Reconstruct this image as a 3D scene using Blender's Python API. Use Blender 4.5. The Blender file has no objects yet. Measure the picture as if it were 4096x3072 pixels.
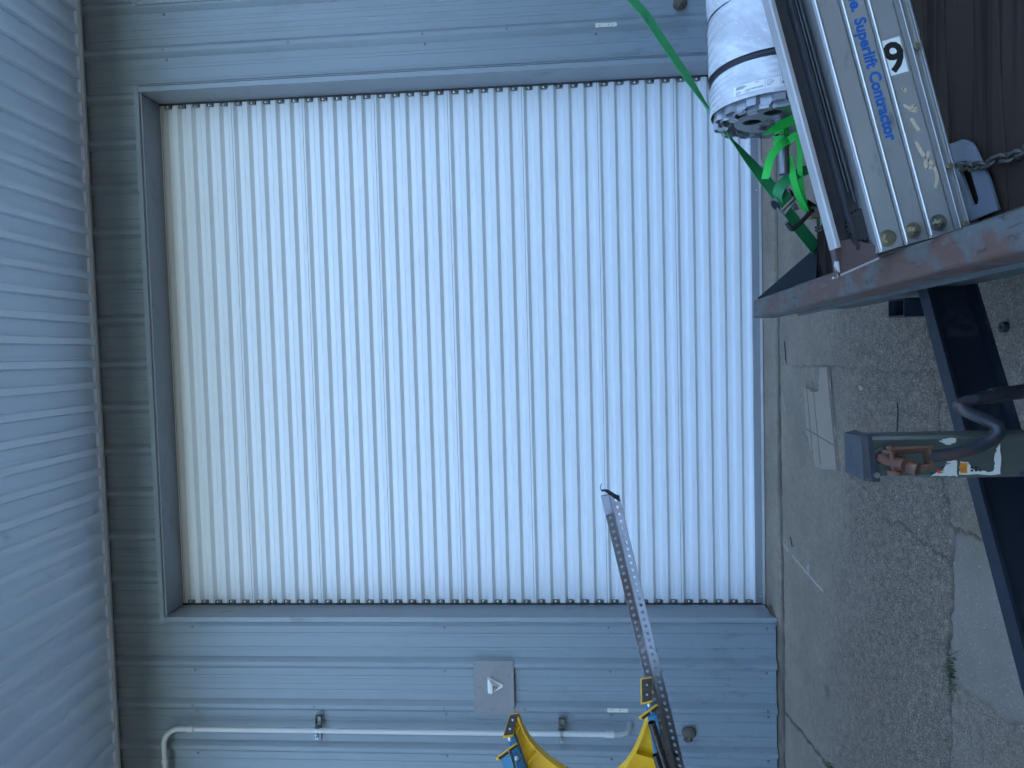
import bpy, math, random
import numpy as np
from mathutils import Vector, Matrix
R = math.radians
rnd = random.Random(7)
scene = bpy.context.scene
col = scene.collection

# ------------------------------------------------------------------ camera
cd = bpy.data.cameras.new('camera'); cam = bpy.data.objects.new('camera', cd); col.objects.link(cam)
yaw, pitch, roll = -0.0449, 0.0735, -0.0232
fw = Vector((math.sin(yaw)*math.cos(pitch), math.cos(yaw)*math.cos(pitch), math.sin(pitch)))
r0 = Vector((math.cos(yaw), -math.sin(yaw), 0)); u0 = r0.cross(fw)
rt = r0*math.cos(roll)+u0*math.sin(roll); up = -r0*math.sin(roll)+u0*math.cos(roll)
cx, cy, cz = -up, rt, -fw                      # the phone was held turned: picture right is down
cam.matrix_world = Matrix(((cx.x, cy.x, cz.x, 1.8106), (cx.y, cy.y, cz.y, -4.7609), (cx.z, cy.z, cz.z, 1.3797), (0, 0, 0, 1)))
cd.sensor_fit = 'HORIZONTAL'; cd.sensor_width = 36; cd.lens = 2840/4096*36
cd.clip_start = 0.05; cd.clip_end = 3000
scene.camera = cam

# ------------------------------------------------------------------ sky, sun, exposure
SUN_EL, SUN_AZ = 33, 14                        # sun behind the building (azimuth from +y towards +x)
w = bpy.data.worlds.new('World'); scene.world = w; w.use_nodes = True
nt = w.node_tree; nt.nodes.clear()
sky = nt.nodes.new('ShaderNodeTexSky'); sky.sky_type = 'NISHITA'; sky.sun_disc = False
sky.sun_elevation = R(SUN_EL); sky.sun_rotation = R(SUN_AZ); sky.altitude = 50; sky.air_density = 1.0; sky.dust_density = 0.8; sky.ozone_density = 1.3
bg = nt.nodes.new('ShaderNodeBackground'); bg.inputs['Strength'].default_value = 0.15
ow = nt.nodes.new('ShaderNodeOutputWorld')
nt.links.new(sky.outputs[0], bg.inputs[0]); nt.links.new(bg.outputs[0], ow.inputs[0])
sl = bpy.data.lights.new('sun', 'SUN'); sl.energy = 2.0; sl.angle = R(0.5); sl.color = (1, .95, .88)
so = bpy.data.objects.new('sun', sl); col.objects.link(so)
sd = Vector((math.sin(R(SUN_AZ))*math.cos(R(SUN_EL)), math.cos(R(SUN_AZ))*math.cos(R(SUN_EL)), math.sin(R(SUN_EL))))
so.rotation_euler = sd.to_track_quat('Z', 'Y').to_euler(); so.location = (0, 30, 40)
vs = scene.view_settings; vs.view_transform = 'Standard'; vs.look = 'None'; vs.gamma = 1; vs.use_curve_mapping = False
vs.exposure = 2.58
scene.render.engine = 'CYCLES'
scene.cycles.use_denoising = True; scene.cycles.use_adaptive_sampling = True; scene.cycles.adaptive_threshold = .03; scene.cycles.adaptive_min_samples = 12
scene.cycles.max_bounces = 5; scene.cycles.diffuse_bounces = 3; scene.cycles.glossy_bounces = 3

# ------------------------------------------------------------------ materials
def nn(nt, t, **k):
    n = nt.nodes.new(t)
    for a, b in k.items():
        if a.startswith('i_'): n.inputs[a[2:].replace('_', ' ')].default_value = b
        else: setattr(n, a, b)
    return n
def mix(nt, f, a, b, blend='MIX'):
    m = nt.nodes.new('ShaderNodeMix'); m.data_type = 'RGBA'; m.blend_type = blend
    def put(i, v):
        if isinstance(v, (tuple, list)): m.inputs[i].default_value = (*v[:3], 1)
        elif isinstance(v, (int, float)): m.inputs[i].default_value = v
        else: nt.links.new(v, m.inputs[i])
    put(0, f); put(6, a); put(7, b)
    return m.outputs[2]
def ramp(nt, v, lo, hi):
    m = nt.nodes.new('ShaderNodeMapRange'); m.interpolation_type = 'SMOOTHSTEP'
    nt.links.new(v, m.inputs[0]); m.inputs[1].default_value = lo; m.inputs[2].default_value = hi
    return m.outputs[0]
def math_(nt, op, a, b):
    m = nt.nodes.new('ShaderNodeMath'); m.operation = op; m.use_clamp = True
    for i, v in enumerate((a, b)):
        if isinstance(v, (int, float)): m.inputs[i].default_value = v
        else: nt.links.new(v, m.inputs[i])
    return m.outputs[0]
def coords(nt, scale=(1, 1, 1), rand=True):
    tc = nn(nt, 'ShaderNodeTexCoord'); mp = nn(nt, 'ShaderNodeMapping'); mp.inputs['Scale'].default_value = scale
    nt.links.new(tc.outputs['Object'], mp.inputs['Vector'])
    if rand:
        oi = nn(nt, 'ShaderNodeObjectInfo'); mm = nn(nt, 'ShaderNodeMath', operation='MULTIPLY'); mm.inputs[1].default_value = 40
        nt.links.new(oi.outputs['Random'], mm.inputs[0]); nt.links.new(mm.outputs[0], mp.inputs['Location'])
    return mp.outputs[0]
def noise(nt, vec, scale, detail=6, rough=.6, dist=0):
    n = nn(nt, 'ShaderNodeTexNoise'); n.inputs['Scale'].default_value = scale; n.inputs['Detail'].default_value = detail
    n.inputs['Roughness'].default_value = rough; n.inputs['Distortion'].default_value = dist
    nt.links.new(vec, n.inputs['Vector']); return n.outputs['Fac']
MATS = {}
def mat(name, base, rough=.5, metal=0, var=.12, vscale=3, layers=(), bump=0, bscale=60, bstretch=(1, 1, 1), vstretch=(1, 1, 1), coat=0, rvar=.1, rand=True, spec=.5):
    """layers: (colour, noise scale, lo, hi, stretch, strength[, z-limits])"""
    m = bpy.data.materials.new(name); m.use_nodes = True; nt = m.node_tree; MATS[name] = m
    b = nt.nodes['Principled BSDF']
    v = coords(nt, vstretch, rand)
    n1 = noise(nt, v, vscale, 3)
    c = mix(nt, n1, tuple(x*(1-var) for x in base), tuple(min(1, x*(1+var)) for x in base))
    for L in layers:
        lc, ls, lo, hi, st, amt = L[:6]
        f = ramp(nt, noise(nt, coords(nt, st, rand), ls, 4, .65, .4), lo, hi)
        f = math_(nt, 'MULTIPLY', f, amt)
        if len(L) > 6:
            tc = nn(nt, 'ShaderNodeTexCoord'); sx = nn(nt, 'ShaderNodeSeparateXYZ'); nt.links.new(tc.outputs['Object'], sx.inputs[0])
            f = math_(nt, 'MULTIPLY', f, ramp(nt, sx.outputs[2], L[6][0], L[6][1]))
        c = mix(nt, f, c, lc)
    nt.links.new(c, b.inputs['Base Color'])
    b.inputs['Metallic'].default_value = metal
    b.inputs['Specular IOR Level'].default_value = spec
    rr = nn(nt, 'ShaderNodeMapRange'); nt.links.new(noise(nt, v, vscale*4, 2), rr.inputs[0])
    rr.inputs[3].default_value = max(.02, rough-rvar); rr.inputs[4].default_value = min(1, rough+rvar); nt.links.new(rr.outputs[0], b.inputs['Roughness'])
    if coat: b.inputs['Coat Weight'].default_value = coat; b.inputs['Coat Roughness'].default_value = .15
    if bump:
        bp = nn(nt, 'ShaderNodeBump'); bp.inputs['Strength'].default_value = bump; bp.inputs['Distance'].default_value = .004
        nt.links.new(noise(nt, coords(nt, bstretch, rand), bscale, 3), bp.inputs['Height']); nt.links.new(bp.outputs[0], b.inputs['Normal'])
    return m

SLATE = (.164, .202, .232)
mat('wall_paint', SLATE, .42, var=.10, vscale=1.5, bump=.12, bscale=9, bstretch=(1, 1, .25),
    layers=(((.095, .115, .145), 15, .55, .70, (1.2, 1, .35), .55, (2.0, .3)), ((.08, .10, .13), 30, .64, .70, (.5, 1, 1.5), .5, (1.2, .2)), ((.24, .25, .26), 7, .60, .80, (1, 1, .25), .35), ((.09, .10, .115), 3, .58, .75, (1, 1, .3), .4)))
mat('corner_paint', (.40, .44, .48), .45, var=.08)
mat('soffit_paint', (.66, .77, .87), .45, var=.08, vscale=2, bump=.10, bscale=12, bstretch=(1, .2, 1))
mat('trim_paint', (.185, .220, .248), .4, var=.10, vscale=3, bump=.06, bscale=14, layers=(((.09, .09, .09), 8, .62, .75, (1, 1, .4), .5), ((.3, .31, .32), 30, .66, .72, (1, 1, .5), .4)))
mat('reveal_paint', (.21, .235, .26), .4, var=.12, vscale=3, bump=.06, bscale=10, layers=(((.08, .08, .075), 5, .58, .75, (1, 1, .5), .5),))
mat('curtain_white', (.625, .66, .69), .42, var=.025, vscale=1.2, bump=.03, bscale=6, bstretch=(.3, 1, 1), layers=(((.6, .6, .57), 5, .64, .80, (.5, 1, 1), .3),), rvar=.05, rand=False)
mat('aluminium_bar', (.26, .28, .31), .45, .5, var=.08, vscale=4, vstretch=(.2, 1, 1), bump=.04, bscale=30, bstretch=(.05, 1, 1))
mat('clip_metal', (.16, .165, .15), .4, .6, var=.25, vscale=30)
mat('bright_bolt', (.75, .76, .78), .12, 1, var=.05)
mat('screw_metal', (.13, .13, .13), .45, .5, var=.3, vscale=20)
mat('dark_gap', (.03, .032, .035), .7, var=.2)
mat('conduit_plastic', (0.4250, 0.4292, 0.4250), .45, var=.06, vscale=4, layers=(((.25, .25, .24), 14, .66, .76, (1, 1, .4), .5),))
mat('elbow_plastic', (.30, .31, .31), .45, var=.1, vscale=6)
mat('strut_metal', (.13, .135, .12), .42, .8, var=.3, vscale=25)
mat('plate_grey', (0.1760, 0.1760, 0.1760), .5, var=.08, vscale=4, layers=(((.085, .09, .095), 55, .60, .66, (1, 1, 1), .7), ((.6, .62, .62), 22, .78, .80, (1, 1, 1), .8)))
mat('white_plastic', (.62, .62, .58), .4, var=.06, vscale=10)
mat('strip_cream', (.50, .49, .42), .55, var=.15, vscale=14, layers=(((.2, .2, .18), 30, .6, .7, (1, 1, 1), .6),))
mat('foam', (0.0800, 0.0680, 0.0520), .9, var=.35, vscale=25, bump=.6, bscale=40)
mat('deck_wood', (.034, .024, .018), .75, var=.35, vscale=2, vstretch=(.25, 3, 3), bump=.4, bscale=14, bstretch=(.12, 2.5, 1),
    spec=.15, layers=(((.016, .011, .008), 11, .50, .60, (.07, 2.6, 1), .9), ((.060, .040, .028), 6, .58, .78, (.2, 2, 1), .5)))
mat('rusty_rail', (.078, .090, .088), .62, .05, var=.3, vscale=9, bump=.35, bscale=60,
    layers=(((.092, .046, .031), 5.0, .44, .56, (1, .8, 1), .92), ((.060, .085, .095), 4.0, .60, .70, (1, .8, 1), .8), ((.115, .135, .115), 11, .60, .72, (3, .8, 1), .55), ((.022, .016, .013), 26, .57, .66, (3, .5, 1), .75)))
mat('grey_frame', (.050, .066, .066), .55, .1, var=.35, vscale=6, bump=.25, bscale=40, layers=(((.065, .038, .026), 7, .56, .68, (1, 1, 1), .7), ((.11, .14, .135), 9, .58, .74, (1, .4, 2), .5)))
mat('black_frame', (0.0088, 0.0132, 0.0209), .5, .0, var=.3, vscale=6, bump=.15, bscale=40, spec=.25, layers=(((.05, .06, .065), 7, .58, .75, (1, 1, 1), .6), ((.07, .035, .025), 16, .68, .76, (1, 1, 1), .5)))
mat('jack_paint', (.046, .054, .046), .45, 0, var=.2, vscale=8, bump=.1, bscale=50, layers=(((.012, .018, .045), 11, .60, .64, (1, 1, .6), .95), ((.02, .02, .02), 45, .69, .72, (1, 1, 1), .8)))
mat('jack_blue', (.017, .023, .033), .42, .1, var=.3, vscale=12, bump=.12, bscale=70, layers=(((.085, .09, .095), 22, .62, .70, (1, 1, 1), .6), ((.06, .034, .024), 14, .52, .66, (1, 1, 1), .7)))
mat('rust_steel', (0.0980, 0.0434, 0.0252), .65, .2, var=.4, vscale=20, bump=.35, bscale=90, layers=(((.26, .15, .10), 26, .58, .7, (1, 1, 1), .6), ((.04, .02, .015), 30, .6, .7, (1, 1, 1), .7)))
mat('black_rubber', (.014, .014, .015), .7, var=.3, vscale=20, bump=.2, bscale=80)
mat('black_gloss', (.010, .011, .013), .3, var=.3, vscale=20)
mat('sticker_white', (.46, .45, .40), .5, var=.08, vscale=12, layers=(((.35, .33, .28), 20, .6, .75, (1, 1, 1), .5),))
mat('sticker_orange', (.55, .20, .02), .5, var=.12, vscale=20)
mat('print_black', (.012, .012, .013), .5, var=.1)
mat('print_red', (.5, .02, .02), .5, var=.1)
mat('print_blue', (.010, .095, .33), .4, var=.06)
mat('paint_cream', (.50, .40, .27), .6, var=.2, vscale=30)
mat('mast_aluminium', (.40, .40, .385), .40, .55, var=.10, vscale=3, vstretch=(.3, 1, 1), bump=.06, bscale=40, bstretch=(.08, 1, 1),
    layers=(((.14, .14, .135), 9, .58, .74, (.6, 1, 1.6), .65), ((.60, .60, .58), 5, .6, .8, (.2, 1, 1), .35)))
mat('mast_edge', (.50, .50, .50), .38, .7, var=.2, vscale=10)
mat('lip_worn', (.36, .36, .355), .5, .3, var=.2, vscale=8, layers=(((.10, .10, .11), 12, .60, .72, (.5, 1, 1), .7), ((.55, .55, .55), 20, .62, .72, (.3, 1, 1), .5)))
mat('mast_dark', (0.0303, 0.0314, 0.0374), .5, .3, var=.3, vscale=5, layers=(((.012, .013, .02), 5, .48, .66, (.5, 1, 1), .9), ((.22, .22, .23), 8, .62, .8, (.3, 1, 1), .4)))  # very dark base with darker and paler blotches
mat('mast_brown', (.07, .045, .042), .6, .1, var=.25, vscale=15, layers=(((.45, .46, .46), 14, .60, .62, (1, 1, 1), .95),))
mat('cable_steel', (.06, .065, .07), .4, .8, var=.3, vscale=60, bump=.5, bscale=200)
mat('zinc_bolt', (.34, .31, .22), .35, .8, var=.25, vscale=40)
mat('bracket_grey', (0.1275, 0.1500, 0.1800), .45, .1, var=.06, vscale=6)
mat('chain_steel', (0.0800, 0.0736, 0.0640), .5, .6, var=.35, vscale=40, bump=.2, bscale=120)
mat('galvanised', (0.2550, 0.2720, 0.2805), .33, .8, var=.2, vscale=14, layers=(((.16, .17, .18), 10, .55, .7, (1, 1, 1), .6),))
mat('sheet_edge', (.34, .36, .38), .35, .55, var=.2, vscale=12)
mat('label_paper', (.72, .72, .68), .5, var=.03, vscale=10)
mat('green_dark', (.020, .23, .075), .65, var=.25, vscale=8, bump=.4, bscale=260, bstretch=(1, 1, 1), layers=(((.01, .05, .035), 9, .6, .75, (1, 1, 1), .5),))
mat('green_lime', (.02, .50, .060), .6, var=.15, vscale=10, bump=.35, bscale=260)
mat('ratchet_metal', (.24, .24, .22), .35, .8, var=.3, vscale=40)
mat('buckle_khaki', (.26, .22, .13), .4, .6, var=.25, vscale=30)
mat('ladder_yellow', (.74, .41, .006), .38, var=.06, vscale=8, layers=(((.16, .10, .02), 9, .66, .74, (1, 1, 1), .75),))
mat('ladder_blue', (0.0298, 0.1700, 0.3060), .4, var=.12, vscale=14, layers=(((.10, .28, .42), 40, .58, .66, (.3, 1, 1), .5),))
mat('pad_rubber', (.045, .042, .036), .8, var=.3, vscale=30, bump=.3, bscale=90)
mat('aluminium_rivet', (.6, .61, .63), .3, .9, var=.1)
mat('angle_steel', (.20, .205, .215), .38, .55, var=.25, vscale=6,
    layers=(((.15, .065, .055), 3.4, .58, .68, (1.2, 1, 1), .5), ((.42, .44, .47), 7, .62, .70, (1, 1, 1), .7), ((.02, .02, .022), 9, .66, .70, (1, 1, 1), .8)))
mat('black_pipe', (.040, .036, .034), .28, .6, var=.3, vscale=14, layers=(((.14, .10, .08), 20, .64, .74, (1, 1, 1), .5),))
mat('cardboard', (0.2592, 0.2160, 0.1620), .85, var=.10, vscale=10, layers=(((.25, .20, .15), 6, .58, .72, (1, 4, 1), .5),), bump=.15, bscale=50, bstretch=(.2, 3, 1))
mat('cardboard_flute', (0.1200, 0.1000, 0.0800), .9, var=.2, vscale=40)
mat('dry_leaf', (.34, .31, .25), .8, var=.2, vscale=40)
mat('grass_blade', (.035, .060, .018), .6, var=.35, vscale=30)
mat('roof_metal', (.35, .36, .37), .5, var=.1)
mat('inner_dark', (.05, .05, .05), .9, var=.1)

def wrap_material():
    m = bpy.data.materials.new('plastic_wrap'); m.use_nodes = True; nt = m.node_tree; MATS['plastic_wrap'] = m
    b = nt.nodes['Principled BSDF']
    st = coords(nt, (4.5, 55, 55), False)
    # creases run round the roll: fine in x, long in angle -> use object coords turned into angle
    tc = nn(nt, 'ShaderNodeTexCoord'); sx = nn(nt, 'ShaderNodeSeparateXYZ'); nt.links.new(tc.outputs['Object'], sx.inputs[0])
    sy = nn(nt, 'ShaderNodeMath', operation='SUBTRACT'); nt.links.new(sx.outputs[1], sy.inputs[0]); sy.inputs[1].default_value = -2.235
    sz = nn(nt, 'ShaderNodeMath', operation='SUBTRACT'); nt.links.new(sx.outputs[2], sz.inputs[0]); sz.inputs[1].default_value = .628
    at = nn(nt, 'ShaderNodeMath', operation='ARCTAN2'); nt.links.new(sz.outputs[0], at.inputs[0]); nt.links.new(sy.outputs[0], at.inputs[1])
    cb = nn(nt, 'ShaderNodeCombineXYZ'); 
    ma = nn(nt, 'ShaderNodeMath', operation='MULTIPLY_ADD'); nt.links.new(at.outputs[0], ma.inputs[0]); ma.inputs[1].default_value = .12
    nt.links.new(sx.outputs[0], ma.inputs[2])
    nt.links.new(ma.outputs[0], cb.inputs[0])
    m2 = nn(nt, 'ShaderNodeMath', operation='MULTIPLY'); nt.links.new(at.outputs[0], m2.inputs[0]); m2.inputs[1].default_value = .09; nt.links.new(m2.outputs[0], cb.inputs[1])
    n1 = noise(nt, cb.outputs[0], 130, 4, .6, .3)
    n2 = noise(nt, cb.outputs[0], 14, 4, .6, .8)
    c = mix(nt, ramp(nt, n2, .35, .7), (.47, .475, .48), (.66, .66, .66))
    c = mix(nt, math_(nt, 'MULTIPLY', ramp(nt, n1, .60, .72), .7), c, (.9, .9, .9))
    nt.links.new(c, b.inputs['Base Color']); b.inputs['Roughness'].default_value = .26
    b.inputs['Coat Weight'].default_value = .5; b.inputs['Coat Roughness'].default_value = .12
    bp = nn(nt, 'ShaderNodeBump'); bp.inputs['Strength'].default_value = .4; bp.inputs['Distance'].default_value = .003
    nt.links.new(n1, bp.inputs['Height']); nt.links.new(bp.outputs[0], b.inputs['Normal'])
wrap_material()

# ------------------------------------------------------------------ mesh helpers
WM = {}
class MB:
    def __init__(s): s.v = []; s.f = []
    def add(s, vs, fs):
        n = len(s.v); s.v += [tuple(v) for v in vs]; s.f += [tuple(i+n for i in f) for f in fs]; return s
    def box(s, a, b, M=None):
        x0, y0, z0 = (min(a[i], b[i]) for i in range(3)); x1, y1, z1 = (max(a[i], b[i]) for i in range(3))
        vs = [Vector(p) for p in ((x0, y0, z0), (x1, y0, z0), (x1, y1, z0), (x0, y1, z0), (x0, y0, z1), (x1, y0, z1), (x1, y1, z1), (x0, y1, z1))]
        if M: vs = [M @ v for v in vs]
        return s.add(vs, [(3, 2, 1, 0), (4, 5, 6, 7), (0, 1, 5, 4), (1, 2, 6, 5), (2, 3, 7, 6), (3, 0, 4, 7)])
    def bbox(s, a, b, r=.004, M=None):
        """box with chamfered edges"""
        lo = [min(a[i], b[i]) for i in range(3)]; hi = [max(a[i], b[i]) for i in range(3)]
        r = min(r, *(0.45*(hi[i]-lo[i]) for i in range(3)))
        vs = []; idx = {}
        for sx in (0, 1):
            for sy in (0, 1):
                for sz in (0, 1):
                    c = [(lo, hi)[q][i] for i, q in enumerate((sx, sy, sz))]
                    for ax in range(3):
                        p = list(c)
                        for j in range(3):
                            if j != ax: p[j] += r if (sx, sy, sz)[j] == 0 else -r
                        idx[(sx, sy, sz, ax)] = len(vs); vs.append(Vector(p))
        fs = []
        for ax in range(3):
            o1, o2 = [(1, 2), (2, 0), (0, 1)][ax]
            for q in (0, 1):
                ring = []
                for a1, a2 in ((0, 0), (1, 0), (1, 1), (0, 1)):
                    k = [0, 0, 0]; k[ax] = q; k[o1] = a1; k[o2] = a2; ring.append(idx[(*k, ax)])
                fs.append(ring if q else ring[::-1])
            for a1 in (0, 1):
                for a2 in (0, 1):
                    k0 = [0, 0, 0]; k0[o1] = a1; k0[o2] = a2; k1 = list(k0); k1[ax] = 1
                    f = [idx[(*k0, o1)], idx[(*k1, o1)], idx[(*k1, o2)], idx[(*k0, o2)]]
                    fs.append(f if a1 != a2 else f[::-1])
        for sx in (0, 1):
            for sy in (0, 1):
                for sz in (0, 1):
                    f = [idx[(sx, sy, sz, i)] for i in range(3)]
                    fs.append(f if (sx+sy+sz) % 2 else f[::-1])
        if M: vs = [M @ v for v in vs]
        return s.add(vs, fs)
    def tube(s, pts, r, n=12, caps=True, inner=None):
        pts = [Vector(p) for p in pts]; rs = r if isinstance(r, (list, tuple)) else [r]*len(pts)
        rings = []; prev = None
        for i, p in enumerate(pts):
            t = (pts[min(i+1, len(pts)-1)]-pts[max(i-1, 0)]).normalized()
            if prev is None:
                a = t.orthogonal().normalized()
            else:
                a = (prev - t*prev.dot(t)).normalized()
            prev = a; b = t.cross(a)
            rings.append([p+(a*math.cos(2*math.pi*k/n)+b*math.sin(2*math.pi*k/n))*rs[i] for k in range(n)])
        vs = [v for r_ in rings for v in r_]; fs = []
        for i in range(len(rings)-1):
            for k in range(n):
                fs.append((i*n+k, i*n+(k+1) % n, (i+1)*n+(k+1) % n, (i+1)*n+k))
        if caps: fs.append(tuple(range(n))[::-1]); fs.append(tuple((len(rings)-1)*n+k for k in range(n)))
        return s.add(vs, fs)
    def hollow(s, p0, p1, ro, ri, n=20):
        p0, p1 = Vector(p0), Vector(p1); t = (p1-p0).normalized(); a = t.orthogonal().normalized(); b = t.cross(a)
        def ring(p, r): return [p+(a*math.cos(2*math.pi*k/n)+b*math.sin(2*math.pi*k/n))*r for k in range(n)]
        vs = ring(p0, ro)+ring(p1, ro)+ring(p0, ri)+ring(p1, ri); fs = []
        for k in range(n):
            j = (k+1) % n
            fs += [(k, j, n+j, n+k), (2*n+k, 3*n+k, 3*n+j, 2*n+j), (k, 2*n+k, 2*n+j, j), (n+k, n+j, 3*n+j, 3*n+k)]
        return s.add(vs, fs)
    def extrude(s, prof, d, closed=True, caps=True):
        """prof: list of 3D points, d: extrusion vector"""
        n = len(prof); d = Vector(d); vs = [Vector(p) for p in prof]+[Vector(p)+d for p in prof]
        fs = [(i, (i+1) % n, n+(i+1) % n, n+i) for i in range(n if closed else n-1)]
        if caps and closed: fs += [tuple(range(n))[::-1], tuple(range(n, 2*n))]
        return s.add(vs, fs)
    def ribbon(s, pts, sides, wid, th=.0025):
        pts = [Vector(p) for p in pts]; n = len(pts)
        ws = wid if isinstance(wid, (list, tuple)) else [wid]*n
        vs = []; fs = []
        for i, p in enumerate(pts):
            t = (pts[min(i+1, n-1)]-pts[max(i-1, 0)]).normalized()
            sd_ = Vector(sides[i] if isinstance(sides, list) else sides); sd_ = (sd_-t*sd_.dot(t)).normalized(); nm = t.cross(sd_)
            h = ws[i]/2
            vs += [p+sd_*h+nm*th/2, p-sd_*h+nm*th/2, p-sd_*h-nm*th/2, p+sd_*h-nm*th/2]
        for i in range(n-1):
            for k in range(4): fs.append((4*i+k, 4*i+(k+1) % 4, 4*i+4+(k+1) % 4, 4*i+4+k))
        fs += [(3, 2, 1, 0), tuple(4*(n-1)+k for k in range(4))]
        return s.add(vs, fs)
    def ball(s, c, r, n=8, sc=(1, 1, 1)):
        c = Vector(c); vs = []; fs = []
        for i in range(1, n):
            for k in range(2*n):
                th = math.pi*i/n; ph = math.pi*k/n
                vs.append(c+Vector((math.sin(th)*math.cos(ph)*sc[0], math.sin(th)*math.sin(ph)*sc[1], math.cos(th)*sc[2]))*r)
        m = 2*n
        for i in range(n-2):
            for k in range(m): fs.append((i*m+k, (i+1)*m+k, (i+1)*m+(k+1) % m, i*m+(k+1) % m))
        t = len(vs); vs += [c+Vector((0, 0, r*sc[2])), c-Vector((0, 0, r*sc[2]))]
        for k in range(m): fs.append((t, k, (k+1) % m)); fs.append((t+1, (n-2)*m+(k+1) % m, (n-2)*m+k))
        return s.add(vs, fs)
    def mesh(s, name, smooth=40):
        me = bpy.data.meshes.new(name); me.from_pydata(s.v, [], s.f); me.validate()
        import bmesh
        bm = bmesh.new(); bm.from_mesh(me); bmesh.ops.recalc_face_normals(bm, faces=bm.faces); bm.to_mesh(me); bm.free()
        if smooth:
            me.polygons.foreach_set('use_smooth', [True]*len(me.polygons)); me.set_sharp_from_angle(angle=R(smooth))
        return me
def setmat(me, m):
    me.materials.clear(); me.materials.append(MATS[m])
def put(name, me, m, parent=None, M=None):
    if isinstance(me, MB): me = me.mesh(name)
    if m and not me.materials: setmat(me, m)
    o = bpy.data.objects.new(name, me); col.objects.link(o); M = M or Matrix()
    if parent:
        o.parent = parent; o.matrix_parent_inverse = WM[parent.name].inverted()
    o.matrix_basis = M; WM[o.name] = M.copy()
    return o
def tag(o, label, cat, group=None):
    o['label'] = label; o['category'] = cat
    if group: o['group'] = group
    return o
def thing(name, loc, label, cat, group=None):
    o = bpy.data.objects.new(name, None); col.objects.link(o); o.location = loc; o.empty_display_size = .1
    WM[o.name] = Matrix.Translation(loc); return tag(o, label, cat, group)
def struct(name, me, m):
    o = put(name, me, m); o['kind'] = 'structure'; return o
def flat(name, loops, th):
    """closed 2D loops (first outer, rest holes) -> plate in local XY, thickness th along +Z"""
    cu = bpy.data.curves.new(name, 'CURVE'); cu.dimensions = '2D'; cu.fill_mode = 'BOTH'; cu.extrude = th/2
    for lp in loops:
        sp = cu.splines.new('POLY'); sp.points.add(len(lp)-1); sp.use_cyclic_u = True
        for p, q in zip(sp.points, lp): p.co = (q[0], q[1], 0, 1)
    ob = bpy.data.objects.new(name, cu); col.objects.link(ob)
    dg = bpy.context.evaluated_depsgraph_get(); dg.update(); me = bpy.data.meshes.new_from_object(ob.evaluated_get(dg))
    bpy.data.objects.remove(ob); bpy.data.curves.remove(cu)
    me.transform(Matrix.Translation((0, 0, th/2))); me.materials.clear(); return me
def text(name, s, size, bold=0, th=.0004, align='LEFT', shear=0, wide=1):
    cu = bpy.data.curves.new(name, 'FONT'); cu.body = s; cu.size = size; cu.offset = bold*size; cu.extrude = th/2; cu.align_x = align; cu.resolution_u = 3; cu.shear = shear
    ob = bpy.data.objects.new(name, cu); col.objects.link(ob)
    dg = bpy.context.evaluated_depsgraph_get(); dg.update(); me = bpy.data.meshes.new_from_object(ob.evaluated_get(dg))
    bpy.data.objects.remove(ob); bpy.data.curves.remove(cu); me.materials.clear()
    if wide != 1: me.transform(Matrix.Diagonal((wide, 1, 1, 1)))
    return me
def frame(o, x, y, z=None):
    x = Vector(x).normalized(); y = Vector(y); y = (y-x*y.dot(x)).normalized(); z = x.cross(y); o = Vector(o)
    return Matrix(((x.x, y.x, z.x, o.x), (x.y, y.y, z.y, o.y), (x.z, y.z, z.z, o.z), (0, 0, 0, 1)))
def circle(cx_, cy_, r, n=24): return [(cx_+r*math.cos(2*math.pi*k/n), cy_+r*math.sin(2*math.pi*k/n)) for k in range(n)]
def smooth(pts, k=3):
    for _ in range(k):
        q = [pts[0]]
        for a, b in zip(pts, pts[1:]):
            a, b = Vector(a), Vector(b); q += [a*.75+b*.25, a*.25+b*.75]
        q.append(pts[-1]); pts = q
    return [Vector(p) for p in pts]

# ------------------------------------------------------------------ ground
W, H, D = 3.66, 4.245, .255
def vnoise(x, y, s, seed):
    g = np.random.RandomState(seed).rand(256, 256); x = x/s+50; y = y/s+50
    xi = np.floor(x).astype(int); yi = np.floor(y).astype(int); fx = x-xi; fy = y-yi; fx = fx*fx*(3-2*fx); fy = fy*fy*(3-2*fy)
    a = g[xi % 256, yi % 256]; b = g[(xi+1) % 256, yi % 256]; c = g[xi % 256, (yi+1) % 256]; d = g[(xi+1) % 256, (yi+1) % 256]
    return (a*(1-fx)+b*fx)*(1-fy)+(c*(1-fx)+d*fx)*fy
def pdist(X, Y, pts):
    best = np.full(X.shape, 1e9)
    for (x0, y0), (x1, y1) in zip(pts, pts[1:]):
        dx, dy = x1-x0, y1-y0; t = np.clip(((X-x0)*dx+(Y-y0)*dy)/(dx*dx+dy*dy), 0, 1)
        best = np.minimum(best, np.hypot(X-x0-t*dx, Y-y0-t*dy))
    return best
def sstep(v, lo, hi):
    t = np.clip((v-lo)/(hi-lo), 0, 1); return t*t*(3-2*t)
JOINT = [(6, .0), (2.5, -.035), (.849, -.068), (.42, -.084), (.04, -.100), (-.6, -.092), (-2, -.085)]
EDGE = [(3, -2.06), (1.8, -2.05), (1.35, -2.02), (1.23, -2.078), (1.126, -2.129), (1.026, -2.107), (.897, -2.113), (.673, -2.091), (.495, -2.108), (.237, -2.103), (-2, -2.11)]
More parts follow.
